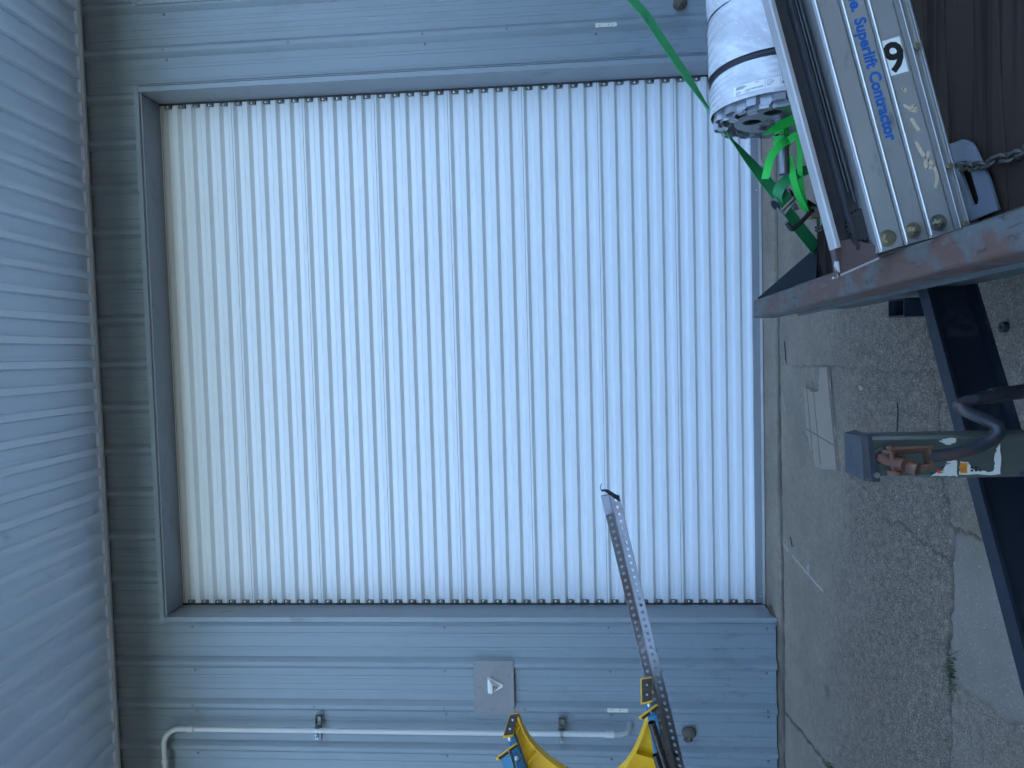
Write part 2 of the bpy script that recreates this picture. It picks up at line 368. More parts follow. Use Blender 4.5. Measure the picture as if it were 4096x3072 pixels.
def build_ground():
    def axis(lo, hi, st, far):
        a = np.arange(lo, hi+st/2, st); up_, dn = [], []; d = st; p = a[-1]
        while p < far: d *= 1.5; p += d; up_.append(p)
        d = st; p = a[0]
        while p > -far: d *= 1.5; p -= d; dn.append(p)
        return np.concatenate((np.array(dn[::-1]), a, np.array(up_)))
    xs = axis(-1.3, 2.5, .0075, 900); ys = axis(-3.4, .35, .0075, 900)
    X, Y = np.meshgrid(xs, ys, indexing='ij')
    wob = (vnoise(X, Y, .05, 3)-.5)*.02+(vnoise(X, Y, .016, 4)-.5)*.012
    n1 = vnoise(X, Y, .35, 11); n2 = vnoise(X, Y, .09, 12); n3 = vnoise(X, Y, .02, 13)
    inside = ((X > -1.6) & (X < 3.2) & (Y > -4.2) & (Y < .6))
    crack = (1-sstep(pdist(X+wob, Y+wob, JOINT),   .018, .042+.026*n1))*(.55+.6*n2).clip(0, 1); crack = np.maximum(crack, (.75*(1-sstep(Y+wob*1.5+.085, 0, .02))*0))
    base = ((X < -.02) & (Y > -.10)).astype(float)*sstep(Y+.10+wob*2, 0, .03)*.8*(n2*.8+.3); crack = np.maximum(crack, base)
    crack = np.maximum(crack, (1-sstep(pdist(X+wob, Y-wob, EDGE), .002, .011+.012*n1))*(n2*.9+.35).clip(0, 1))
    for pts, wd, am in (([(1.131, -2.134), (1.139, -2.258), (1.139, -2.371), (1.2, -2.7)], .010, .9),
                        ([(1.03, -1.55), (1.06, -1.70), (1.063, -1.774), (1.037, -1.857), (1.021, -1.922), (1.023, -2.021), (1.025, -2.101)], .006, .6),
                        ([(-.585, -.09), (-.53, -.451), (-.48, -.91), (-.43, -1.5), (-.42, -2.1)], .014, 1),
                        ([(1.7, -.12), (1.68, -.5), (1.70, -1.0), (1.685, -1.6), (1.70, -2.3)], .004, .45),
                        ([(1.30, -.5), (1.2, -1.1), (1.12, -1.45), (1.03, -1.64)], .005, .35),
                        ([(1.86, -1.95), (1.74, -2.0), (1.70, -1.98), (1.6, -2.02)], .006, .7)):
        crack = np.maximum(crack, am*(1-sstep(pdist(X+wob, Y+wob*1.3, pts), wd*.25, wd)))
    # worn, exposed-aggregate band across the apron; smoother trowelled concrete near the sill
    yy = Y+(n1-.5)*.35+(n2-.5)*.15
    wear = .28*sstep(-yy, .15, .5)+.72*sstep(-yy, .55, 1.55)
    wear = wear*np.where(Y < -2.1, .75, 1)
    patch = ((Y < np.interp(X, [p[0] for p in EDGE[::-1]], [p[1] for p in EDGE[::-1]])) & (X < 1.135) & (X > .57+.03*(n2-.5)+(-2.15-Y)*.12)).astype(float)
    wear = wear*(1-patch*.85)
    ridge = np.exp(-((Y+1.83+.05*(n1-.5))/.06)**2)
    mark = np.maximum(1-sstep(pdist(X, Y, [(.535, -.12), (.512, -.259), (.49, -.52), (.465, -.829)]), .002, .006), 0)*(n2 > .35)
    mark = np.maximum(mark, .8*np.exp(-((X-.53)/.05)**2-((Y+.60)/.025)**2)*n3)
    mark = np.maximum(mark, (1-sstep(pdist(X, Y, [(1.52, -.12), (1.40, -.20)]), .002, .006))*.7)
    mark = np.maximum(mark, (1-sstep(pdist(X, Y, [(1.15, -.05), (1.02, -.13)]), .003, .009))*.6)
    stain = np.exp(-((X+.068)/.045)**2-((Y+.893)/.035)**2)
    moss = np.exp(-((X-1.17)/.12)**2-((Y+2.30)/.10)**2)*n2*1.6+np.exp(-((X-.35)/.25)**2-((Y+2.6)/.2)**2)*n1
    Z = -.014*crack+wear*((n3-.5)*.006+(n2-.5)*.006)+(n1-.5)*.006+ridge*wear*.006-.006*patch
    Z = np.where(inside, Z, -.003)
    nx, ny = X.shape; co = np.stack((X, Y, Z), -1).reshape(-1, 3)
    i = np.arange(nx-1)[:, None]*ny+np.arange(ny-1)[None, :]; q = np.stack((i, i+ny, i+ny+1, i+1), -1).reshape(-1, 4)
    me = bpy.data.meshes.new('ground'); me.vertices.add(len(co)); me.vertices.foreach_set('co', co.ravel())
    me.loops.add(q.size); me.loops.foreach_set('vertex_index', q.ravel().astype(np.int32))
    me.polygons.add(len(q)); me.polygons.foreach_set('loop_start', np.arange(0, q.size, 4, dtype=np.int32)); me.polygons.foreach_set('loop_total', np.full(len(q), 4, np.int32))
    me.polygons.foreach_set('use_smooth', np.ones(len(q), bool))
    me.update(); me.validate()
    for nm, a in (('crack', crack), ('wear', wear), ('patch', patch), ('mark', mark), ('stain', stain), ('moss', moss)):
        at = me.attributes.new(nm, 'FLOAT', 'POINT'); at.data.foreach_set('value', np.where(inside, a, .5 if nm == 'wear' else 0).ravel().astype(np.float32))
    return me
def ground_material():
    m = bpy.data.materials.new('concrete'); m.use_nodes = True; nt = m.node_tree; MATS['concrete'] = m; b = nt.nodes['Principled BSDF']
    def at(n): return nn(nt, 'ShaderNodeAttribute', attribute_name=n).outputs['Fac']
    v = coords(nt, (1, 1, 1), False)
    big = noise(nt, v, 2.6, 5, .62); fine = noise(nt, v, 170, 2, .7); mid = noise(nt, v, 24, 4, .65)
    vo = nn(nt, 'ShaderNodeTexVoronoi'); vo.inputs['Scale'].default_value = 200; nt.links.new(v, vo.inputs['Vector'])
    hs = nn(nt, 'ShaderNodeSeparateColor'); nt.links.new(vo.outputs['Color'], hs.inputs[0])
    trow = mix(nt, ramp(nt, big, .3, .7), (0.201, 0.169, 0.130), (0.278, 0.230, 0.172))
    trow = mix(nt, math_(nt, 'MULTIPLY', ramp(nt, mid, .45, .75), .5), trow, (0.165, 0.141, 0.109))
    trow = mix(nt, math_(nt, 'MULTIPLY', ramp(nt, fine, .54, .72), .55), trow, (0.104, 0.088, 0.069))
    trow = mix(nt, math_(nt, 'MULTIPLY', ramp(nt, hs.outputs[0], .93, .98), .5), trow, (0.362, 0.321, 0.264))
    agg = mix(nt, hs.outputs[0], (0.093, 0.073, 0.053), (0.266, 0.218, 0.162))
    agg = mix(nt, ramp(nt, hs.outputs[1], .93, .98), agg, (0.402, 0.351, 0.286))
    agg = mix(nt, math_(nt, 'MULTIPLY', ramp(nt, vo.outputs['Distance'], .3, .8), .7), agg, (0.069, 0.054, 0.040))
    agg = mix(nt, math_(nt, 'MULTIPLY', ramp(nt, big, .45, .70), .22), agg, (0.173, 0.126, 0.085))
    agg = mix(nt, math_(nt, 'MULTIPLY', ramp(nt, mid, .48, .70), .55), agg, (0.093, 0.075, 0.057))
    wf = math_(nt, 'MULTIPLY', at('wear'), ramp(nt, mid, .10, .55))
    c = mix(nt, wf, trow, agg)
    pc = mix(nt, ramp(nt, big, .3, .7), (0.173, 0.153, 0.123), (0.222, 0.192, 0.153)); pc = mix(nt, math_(nt, 'MULTIPLY', ramp(nt, hs.outputs[0], .955, .99), .6), pc, (0.371, 0.328, 0.279)); pc = mix(nt, math_(nt, 'MULTIPLY', ramp(nt, fine, .56, .68), .7), pc, (0.097, 0.084, 0.066))
    c = mix(nt, at('patch'), c, pc)
    c = mix(nt, math_(nt, 'MULTIPLY', at('moss'), .55), c, (0.154, 0.121, 0.049))
    c = mix(nt, math_(nt, 'MULTIPLY', at('stain'), .6), c, (0.056, 0.050, 0.044))
    c = mix(nt, math_(nt, 'MULTIPLY', at('mark'), .8), c, (0.472, 0.459, 0.411))
    c = mix(nt, math_(nt, 'MULTIPLY', at('crack'), .8), c, (.045, .036, .027))
    nt.links.new(c, b.inputs['Base Color']); b.inputs['Roughness'].default_value = .85; b.inputs['Specular IOR Level'].default_value = .3
    hgt = nn(nt, 'ShaderNodeMath', operation='MULTIPLY_ADD'); nt.links.new(vo.outputs['Distance'], hgt.inputs[0]); nt.links.new(at('wear'), hgt.inputs[1]); nt.links.new(fine, hgt.inputs[2])
    bp = nn(nt, 'ShaderNodeBump'); bp.inputs['Strength'].default_value = .55; bp.inputs['Distance'].default_value = .004; bp.invert = True
    nt.links.new(hgt.outputs[0], bp.inputs['Height']); nt.links.new(bp.outputs[0], b.inputs['Normal'])
ground_material()
struct('ground', build_ground(), 'concrete')

# added unseen bank behind the viewer that cuts off the low sky
def blocker():
    n = 90; vs = []; fs = []
    for i in range(n+1):
        a = R(175+190*i/n); 
        for j, (rr_, z) in enumerate(((24, -.2), (25, 2.9), (27, 5.5), (31, 6.9), (38, 7.1), (46, -.2))):
            k = 1+.05*math.sin(i*1.7+j)+.04*math.sin(i*.6+2*j); vs.append((2+rr_*k*math.cos(a), -3+rr_*k*math.sin(a), z*(1+.10*math.sin(i*1.3+j*2)+.06*math.sin(i*2.9)) if z > 0 else z))
    for i in range(n):
        for j in range(5): fs.append((6*i+j, 6*i+6+j, 6*i+7+j, 6*i+1+j))
    return MB().add(vs, fs)
mat('blocker_green', (.055, .075, .030), .9, var=.5, vscale=1.2, bump=1, bscale=2)
struct('sky_blocker', blocker(), 'blocker_green')

# ------------------------------------------------------------------ building: ribbed metal wall, soffit, roof, door trim
bld = thing('metal_building', (1.83, .1, 0), 'slate grey ribbed metal building wall with overhanging soffit', 'building')
PITCH = .305; RIB0 = -.335; WY = .032          # ribs stand 32 mm proud of the panel flats
def wall_profile(xa, xb):
    pts = [(xa, None)]
    k0 = math.floor((xa-RIB0)/PITCH)-1
    for k in range(k0, k0+math.ceil((xb-xa)/PITCH)+4):
        c = RIB0+k*PITCH
        pts += [(c-.043, WY), (c-.0155, .0015), (c-.0125, 0), (c+.0125, 0), (c+.0155, .0015), (c+.043, WY)]
        for m in (.102, .202):
            pts += [(c+m-.013, WY), (c+m-.008, WY-.0042), (c+m+.008, WY-.0042), (c+m+.013, WY)]
    pts = sorted((p for p in pts if p[1] is not None), key=lambda p: p[0])
    X = [p[0] for p in pts]; Yv = [p[1] for p in pts]
    out = [(xa, float(np.interp(xa, X, Yv)))]+[p for p in pts if xa+1e-4 < p[0] < xb-1e-4]+[(xb, float(np.interp(xb, X, Yv)))]
    return out
scr = MB(); scr.tube([(0, 0, 0), (0, -.0025, 0)], .0085, 10); scr.tube([(0, -.0025, 0), (0, -.008, 0)], .0052, 6); scr = scr.mesh('screw'); setmat(scr, 'screw_metal')
ZT = 4.70
OPEN = [(0-.036, W+.036, H+.033), (4.243, 4.243+W, 4.26)]         # two door openings (outer trim lines)
def panel(xa, xb, z0, z1):
    m = MB(); prof = wall_profile(xa, xb); nz = 2
    m.extrude([(x, y, z0) for x, y in prof], (0, 0, z1-z0), closed=False)
    return put('wall_panel', m, 'wall_paint', bld)
PW = 3*PITCH
def screw_at(p, x, z, on_rib=False):
    put('screw', scr, None, p, Matrix.Translation((x, (.0005 if on_rib else WY-.0005), z)))
xs = RIB0-.1525-PW*4
while xs < 12:
    xe = xs+PW-.0012
    segs = [(xs, xe, 0.004, ZT)]
    for (oa, ob, oz) in OPEN:
        new = []
        for (a, b, z0, z1) in segs:
            if b <= oa or a >= ob or z0 > 1: new.append((a, b, z0, z1)); continue
            if a < oa: new.append((a, oa, z0, z1))
            if b > ob: new.append((ob, b, z0, z1))
            new.append((max(a, oa), min(b, ob), oz, z1))
        segs = new
    for (a, b, z0, z1) in segs:
        if b-a < .01: continue
        p = panel(a, b, z0, z1)
        if b < -1.4 or a > 4.6: continue
        k0 = math.floor((a-RIB0)/PITCH)-1
        for k in range(k0, k0+6):
            c = RIB0+k*PITCH
            for z, kinds in ((.062, 'fr'), (1.115, 'f'), (1.69, 'r'), (2.253, 'fr'), (3.172, 'r'), (4.057, 'fr')):
                if z < z0+.03: continue
                jx = rnd.uniform(-.004, .004); jz = rnd.uniform(-.006, .006)
                if 'f' in kinds and a+.01 < c-.055 < b-.01: screw_at(p, c-.056+jx, z+jz)
                if 'r' in kinds and k % 3 == 2 and a+.02 < c < b-.02: screw_at(p, c+jx*.5, z+.01+jz, True)
    xs += PW
# back wall / side walls / roof so that the building is a closed body that shades the yard
m = MB(); m.box((-12, .045, 0), (-.25, .30, ZT)); m.box((W+.25, .045, 0), (4.05, .30, ZT)); m.box((-.2495, .045, H+.05), (W+.2495, .30, ZT)); m.box((8.3, .045, 0), (16, .30, ZT)); m.box((4.0505, .045, 4.30), (8.2995, .30, ZT))

for gx in (-12, 15.8): m.extrude([(gx, .3005, 0), (gx, 14, 0), (gx, 14, 5.1), (gx, 7, 6.1), (gx, .3005, 4.9)], (.2, 0, 0))
m.box((-11.7995, 13.8, 0), (15.7995, 13.9995, 5.1)); put('wall_core', m, 'inner_dark', bld)
SLOPE = .056; OVER = 1.30
def soffit_z(y): return 4.672+SLOPE*y
m = MB(); m.extrude([(-12.3, -OVER, soffit_z(-OVER)+.06), (-12.3, -OVER, soffit_z(-OVER)+.28), (-12.3, 7, 6.3), (-12.3, 14.4, 5.2), (-12.3, 14.4, 5.0), (-12.3, 7, 5.9), (-12.3, .3, 4.76)], (28.6, 0, 0)); put('roof', m, 'roof_metal', bld)
m = MB(); m.box((-12.3, -OVER-.03, soffit_z(-OVER)-.05), (16.3, -OVER-.001, soffit_z(-OVER)+.30)); put('fascia', m, 'trim_paint', bld)
def soffit_panel(xa, n=4, p=.1525):
    prof = []
    for k in range(n):
        c = xa+k*p
        prof += [(c, .0), (c+.070, .0), (c+.0705, .003), (c+.0735, .003), (c+.074, 0), (c+.081, -.033), (c+.121, -.033), (c+.128, 0)]
    prof.append((xa+n*p-.001, 0))
    m = MB(); m.extrude([(x, 0.004, soffit_z(0)+z) for x, z in prof], (0, -OVER, -SLOPE*OVER), closed=False)
    put('soffit_panel', m, 'soffit_paint', bld)
x = -3.6-.03
while x < 8: soffit_panel(x); x += 4*.1525
x = -4.2
while x < 8:
    m = MB(); jj = rnd.uniform(-.002, .002)
    m.box((x, -.022, 4.622+jj), (x+2.43, -.0194, 4.643+jj)); m.box((x, -.0194, 4.622+jj), (x+2.43, -.002, 4.6245+jj))
    m.box((x+2.425, -.025, 4.620+jj), (x+2.445, -.0225, 4.645+jj)); put('corner_trim', m, 'corner_paint', bld); x += 2.4295
m = MB(); m.box((-4.2, -.0185, 4.6435), (8, .0, 4.70)); put('soffit_closure', m, 'soffit_paint', bld)
# door trim: face flanges, reveals
def opening_trim(x0, x1, h, hz):
    for xa, s in ((x0, -1), (x1, 1)):
        m = MB()
        m.box((xa, -.003, .004), (xa+s*.034, -.0005, h+.0)); m.box((xa+s*.0315, -.0005, .004), (xa+s*.034, .03, h))
        m.box((xa+s*.0375, -.006, .004), (xa+s*.040, .03, h)); put('jamb_flange', m, 'trim_paint', bld)
        m = MB(); m.box((xa, -.0005, .02), (xa+s*.003, D+.02, h)); put('jamb_reveal', m, 'reveal_paint', bld)
        m = MB(); m.box((xa-s*.0, D-.012, .012), (xa-s*.012, D-.009, h)); m.box((xa-s*.0, D-.009, .012), (xa-s*.002, D+.06, h)); put('door_guide', m, 'dark_gap', bld)
    m = MB(); m.box((x0-.045, -.006, h), (x1+.045, -.0032, h+.0335)); m.box((x0-.045, -.0032, h+.031), (x1+.045, .03, h+.0335)); put('header_flange', m, 'trim_paint', bld)
    m = MB(); m.box((x0+.0035, -.0030, h), (x1-.0035, D+.02, h+.003)); put('header_reveal', m, 'reveal_paint', bld)
    m = MB(); m.box((x0-.001, .012, h-.001), (x1+.001, .0155, h-.012)); put('header_drip', m, 'reveal_paint', bld)
opening_trim(0, W, H, 0)
opening_trim(4.243+.036, 4.243+W, 4.226, 0)

# concrete sill inside the opening: lies a little proud of the apron, its outer corner chamfered
m = MB(); m.extrude([(.005, -.02, -.05), (.005, -.02, .002), (.005, 0.0, .010), (.005, .45, .010), (.005, .45, -.05)], (W-.01, 0, 0)); struct('concrete_sill', m, 'concrete')
for xx in (0, W):
    s = 1 if xx == 0 else -1
    m = MB(); m.extrude([(xx, .10, .0), (xx+s*.05, .10, .0), (xx, .02, .0)], (0, 0, .03)); put('sill_corner', m, 'foam', bld)

# ------------------------------------------------------------------ roll-up doors
P = .1038
def make_door(x0, x1, label, full):
    d = thing('roll_up_door', ((x0+x1)/2, D, 0), label, 'door')
    ztop = H+.12; z_start = .1553-P+.004; zb = z_start
    def corr(z): return [(z, D), (z+.0335, D), (z+.0505, D+.027), (z+.0825, D+.027)]
    while zb < ztop:                              # one sheet = five corrugations, lapped on an outer flat
        pr = [(zb+.0132, D)]+corr(zb)[1:]
        for j in range(1, 5): pr += corr(zb+j*P)
        pr += [(zb+5*P, D), (zb+5*P+.0130, D+.0006)]
        if zb == z_start: pr = [(zb+.0, D)]+pr
        m = MB(); m.extrude([(x0+.004, y, z) for z, y in pr], (x1-x0-.008, 0, 0), closed=False)
        put('curtain_sheet', m, 'curtain_white', d)
        zb += 5*P+.002
    m = MB(); m.box((x0, D+.10, 0), (x1, D+.12, ztop+.4)); put('backing', m, 'inner_dark', d)
    m = MB(); m.bbox((x0+.006, D-.012, .022), (x1-.006, D-.002, .0785), .0015); put('bottom_bar', m, 'aluminium_bar', d)
    m = MB(); m.bbox((x0+.006, D-.026, .0135), (x1-.006, D-.0125, .0215), .0015); m.box((x0+.006, D-.0145, .0218), (x1-.006, D-.0122, .030)); put('bar_angle', m, 'mast_edge', d)
    if full:
        for xx in (.055, .095, 1.0, 1.93, 2.87, 3.55, 3.6):
            r = MB(); r.ball((0, 0, 0), .0062, 6, (1, .7, 1)); put('rivet', r, 'bright_bolt', d, Matrix.Translation((x0+xx, D-.0125, .040)))
        cl = MB()
        # pressed clip: a bent tab seated in the valley
        cl.extrude([(0, -.006, -.024), (0, -.0095, -.014), (0, -.0095, .013), (0, -.005, .022), (0, .018, .022), (0, .018, -.024)], (.0175, 0, 0)); cl = cl.mesh('clip', 30); setmat(cl, 'clip_metal')
        bo = MB(); bo.ball((0, 0, 0), .0065, 7, (1, .8, 1)); bo.tube([(0, .002, 0), (0, .0045, 0)], .0085, 10); bo = bo.mesh('bolt'); setmat(bo, 'bright_bolt')
        zc = z_start+.066
        kk = 0
        while zc < H+.01:
            for s, xb in ((1, x0+.012), (-1, x1-.012)):
                M = Matrix.Translation((xb+rnd.uniform(-.001, .001), D, zc+rnd.uniform(-.0015, .0015))) @ Matrix.Diagonal((s, 1, 1, 1))
                c_ = put('clip', cl, None, d, M)
                put('bolt', bo, None, c_, Matrix.Translation((xb+s*.0100, D-.012, zc+.001)))
            kk += 1; zc += P+(.002 if kk % 5 == 0 else 0)
    return d
make_door(0, W, 'large closed white corrugated roll-up door in the grey wall', True)
make_door(4.279, 4.243+W, 'second roll-up door set in the wall beyond the trailer', False)

# ------------------------------------------------------------------ fittings on the wall
t = thing('conduit', (-.79, -.06, 1.0), 'thin white plastic conduit running up the wall left of the door', 'conduit')
px, py, pr = -.785, -.045, .0187
m = MB(); m.tube([(px, py, 1.10), (px, py, 4.04)], pr, 16); put('pipe', m, 'conduit_plastic', t)
m = MB(); m.tube([(px, py, 1.165), (px, py, 1.15), (px, py, 1.098)], [pr+.0005, .0235, .0235], 18); m.tube([(px, py, 1.098), (px, py, 1.0975)], [.0235, .017], 18); put('coupling', m, 'conduit_plastic', t)
m = MB(); m.tube(smooth([(px, py, 1.105), (px, py, 1.05), (px+.012, py+.004, 1.005), (px+.03, py+.045, .985), (px+.036, .04, .983)], 3), pr, 14); put('lower_elbow', m, 'elbow_plastic', t)
arc = [(px-.118+.118*math.cos(a), py, 4.148+.118*math.sin(a)) for a in [R(k*7.5) for k in range(13)]]
m = MB(); m.tube([(px, py, 4.03)]+arc+[(px-1.3, py, 4.266)], pr, 16); put('upper_elbow', m, 'conduit_plastic', t)
m = MB(); m.tube([(px, py, 4.045), (px, py, 4.085)], .0228, 18); put('coupling', m, 'conduit_plastic', t)
m = MB(); m.tube([(px-.215, py, 4.266), (px-.255, py, 4.266)], .0228, 18); put('coupling', m, 'conduit_plastic', t)
for zc in (3.152, 1.452):
    m = MB(); zb, yb = zc, 0
    for s in (-1, 1): m.box((px-.085, -.024, zb+s*.0205), (px+.088, -.001, zb+s*.018))
    m.box((px-.03, -.024, zb-.018), (px+.03, -.0215, zb+.018)); m.box((px+.0303, -.003, zb-.0178), (px+.088, -.001, zb+.0178)); m.box((px+.0855, -.0235, zb-.0178), (px+.088, -.0032, zb+.0178))
    c_ = put('strut_clamp', m, 'strut_metal', t)
    m = MB(); pts = [(px+(pr+.002)*math.cos(a), py+(pr+.002)*math.sin(a), zb) for a in [R(k) for k in range(-200, 21, 20)]]
    m.ribbon(pts, (0, 0, 1), .022, .003); m.box((px-.055, -.062, zb-.010), (px-.022, -.059, zb+.010)); m.box((px-.055, -.05, zb-.010), (px-.022, -.047, zb+.010)); put('strap_ring', m, 'galvanised', c_)
    m = MB(); m.tube([(px-.04, -.075, zb), (px-.04, -.03, zb)], .004, 8); m.tube([(px-.04, -.072, zb), (px-.04, -.064, zb)], .0085, 6); put('clamp_bolt', m, 'galvanised', c_)
t = thing('cover_plate', (-.486, -.004, 1.91), 'square grey metal cover plate with water spots left of the door', 'cover plate')
m = MB(); m.bbox((-.672, -.0060, 1.771), (-.299, -.0020, 2.049), .001); put('plate', m, 'plate_grey', t)
ps = MB(); ps.tube([(0, 0, 0), (0, -.004, 0)], .0055, 8); ps = ps.mesh('screw'); setmat(ps, 'screw_metal')
for x, z in ((-.327, 2.041), (-.327, 1.782), (-.630, 1.782), (-.630, 2.036)): put('screw', ps, None, t, Matrix.Translation((x, -.0062, z)))
t = thing('wedge_fixture', (-.474, -.008, 1.92), 'small white triangular slotted fixture mounted on the grey cover plate', 'fixture')
def rounded(pts, r=.012, n=5):
    out = []
    for i, p in enumerate(pts):
        a, b, c = Vector(pts[i-1]), Vector(p), Vector(pts[(i+1) % len(pts)])
        u, v = (a-b).normalized()*r, (c-b).normalized()*r
        for k in range(n+1):
            q = k/n; out.append(tuple((b+u)*(1-q)**2+b*2*q*(1-q)+(b+v)*q*q))
    return out
out = rounded([(-.408, 1.953), (-.540, 1.953), (-.474, 1.834)], .026)
me = flat('base', [[(x, z) for x, z in out]], .006); me.transform(Matrix(((1, 0, 0, 0), (0, 0, -1, -.0062), (0, 1, 0, 0), (0, 0, 0, 1)))); put('base', me, 'white_plastic', t)
m = MB(); A, B, C_ = (-.424, 1.945), (-.524, 1.945), (-.474, 1.862)
def y0(p, y): return (p[0], y, p[1])
fa, fb = (-.448, 1.925), (-.500, 1.925)
m.add([y0(A, -.012), y0(B, -.012), y0(C_, -.012), y0((-.440, 1.918), -.058), y0((-.508, 1.918), -.058), y0((-.474, 1.880), -.030)], [(0, 1, 4, 3), (1, 2, 5, 4), (2, 0, 3, 5), (3, 4, 5), (2, 1, 0)]); put('hood', m, 'white_plastic', t)
for i, z in enumerate((1.908, 1.898, 1.888)):
    m = MB(); y_ = -.058+(1.918-z)*.74; hw = .026-(1.918-z)*.55; m.box((-.474-hw, y_-.0022, z-.0022), (-.474+hw, y_+.004, z+.0022)); put('slot', m, 'dark_gap', t)
for x, z in ((-.424, 1.944), (-.524, 1.944), (-.474, 1.847)): put('screw', ps, None, t, Matrix.Translation((x, -.0122, z)) @ Matrix.Diagonal((.7, .7, .7, 1)))
def strip(x, z, label, seed):
    r_ = random.Random(seed); t = thing('bracket_strip', (x, -.004, z), label, 'bracket')
    pts = [(-.013, .073), (.013, .073), (.0135, .02), (.012, -.03), (.0135, -.058), (.009, -.066), (.005, -.061), (-.002, -.071), (-.007, -.060), (-.013, -.066)]
    me = flat('strip', [[(a+r_.uniform(-.001, .001), b) for a, b in pts], circle(0, .046, .0042, 10), circle(.001, -.012, .0042, 10)], .004)
    put('strip', me, 'strip_cream', t, Matrix(((1, 0, 0, x), (0, 0, -1, -.001), (0, 1, 0, z), (0, 0, 0, 1))))
    for dz in (.046, -.012):
        m = MB(); m.tube([(x, -.0005, z+dz), (x, -.0035, z+dz)], .0036, 8); put('hole_plug', m, 'dark_gap', t)
strip(-.640, 1.066, 'broken cream bracket strip on the wall near the ladder feet', 1)
strip(3.922, 1.050, 'broken cream bracket strip on the wall near the green strap', 2)
def plug(x, z, label, seed):
    r_ = random.Random(seed); m = MB(); m.ball((x, .016, z), .046, 12, (1, .75, 1.05))
    m.v = [tuple(Vector(v)+(Vector(v)-Vector((x, .016, z)))*(.05*math.sin(60*v[0]+seed)+.05*math.sin(50*v[2]+40*v[0]+seed))) for v in m.v]
    for k in range(4):
        y_ = -.020-.004*(k % 2); pts = [(x+.040*math.cos(R(150-k*8)+i*.62), y_+.010*abs(i-2), z+.012*(k-1.5)+.020*math.sin(i*.75+k*.7)) for i in range(5)]
        m.tube(smooth(pts, 2), [.011]*1 if False else .010, 8)
    o = put('foam_plug', m, 'foam'); tag(o, label, 'plug')
plug(-.803, .592, 'brown foam plug sealing a wall hole beside the black steel pipes', 5)
plug(4.045, .575, 'brown foam plug low on the wall beyond the wrapped coil', 6)

# ------------------------------------------------------------------ trailer
ZD_ = .40
tr = thing('trailer', (2.4, -3.2, 0), 'flatbed trailer with weathered wood deck and rusty steel front rail', 'trailer')
def tx(y, x): return x-.022*(y+1.8)            # the front rail runs very slightly askew to the wall
def pts_y(y0_, y1_, x0_, x1_, z0_, z1_): return [(tx(y0_, x0_), y0_, z0_), (tx(y0_, x1_), y0_, z0_), (tx(y0_, x1_), y0_, z1_), (tx(y0_, x0_), y0_, z1_)]
def rail_prof(x0_, x1_, z0_, z1_, r, y):
    out = []
    for (cx_, cz_, a0) in ((x1_-r, z1_-r, 0), (x0_+r, z1_-r, 90), (x0_+r, z0_+r, 180), (x1_-r, z0_+r, 270)):
        for k in range(5):
            a = R(a0+k*22.5); out.append((tx(y, cx_+r*math.cos(a)), y, cz_+r*math.sin(a)))
    return out
YE, YN = -1.785, -4.55
m = MB(); m.extrude(rail_prof(1.922, 1.998, .500, .600, .012, YE), (-.022*(YN-YE), YN-YE, 0)); put('front_rail', m, 'rusty_rail', tr)
m = MB()
m.box((0, 0, 0), (0, 0, 0)) if False else None
def chan(y0_, y1_, xa, xb, z0_, z1_, th=.008):
    m = MB(); d = (-.022*(y1_-y0_), y1_-y0_, 0)
    pr = [(tx(y0_, xa), y0_, z0_), (tx(y0_, xb), y0_, z0_), (tx(y0_, xb), y0_, z0_+th), (tx(y0_, xa+th), y0_, z0_+th), (tx(y0_, xa+th), y0_, z1_-th), (tx(y0_, xb), y0_, z1_-th), (tx(y0_, xb), y0_, z1_), (tx(y0_, xa), y0_, z1_)]
    m.extrude(pr, d); return m
put('front_channel', chan(-1.99, -4.35, 1.936, 2.03, .295, .4985), 'grey_frame', tr)
m = MB(); m.extrude([(tx(-1.99, 1.9355), -2.0, .499), (tx(-1.99, 1.915), -2.0, .494), (tx(-1.99, 1.915), -2.0, .486), (tx(-1.99, 1.9355), -2.0, .488)], (.05, -2.3, 0)); put('weld_lip', m, 'grey_frame', tr)
# corner gusset: sloping dark plate from the rail end down to the deck side
def plate3(pts, th):
    a, b, c = (Vector(p) for p in pts[:3]); n = (b-a).cross(c-a).normalized()*th
    m = MB(); m.extrude(pts, n); return m
put('corner_gusset', plate3([(2.003, -1.79, .588), (2.19, -1.935, .395), (2.02, -2.03, .44)], .006), 'black_frame', tr)
put('corner_plate', plate3([(1.93, -1.80, .497), (2.02, -1.80, .497), (2.19, -1.94, .30), (1.95, -2.0, .30)], .006), 'black_frame', tr)
m = MB(); m.extrude([(2.05, -1.945, .20), (2.05, -1.938, .20), (2.05, -1.938, .362), (2.05, -1.945, .362)], (4.6, .02, 0)); put('side_rail', m, 'black_frame', tr)
# stake pocket on the front face
sp = MB(); xa, xb, ya, yb = 1.882, 1.9345, -2.580, -2.678; th = .005
for (p, q) in (((xa, ya), (xa+th, yb)), ((xb-th, ya), (xb, yb)), ((xa+th, ya), (xb-th, ya-th)), ((xa+th, yb+th), (xb-th, yb))): sp.box((p[0], p[1], .305), (q[0], q[1], .420))
put('stake_pocket', sp, 'black_frame', tr)
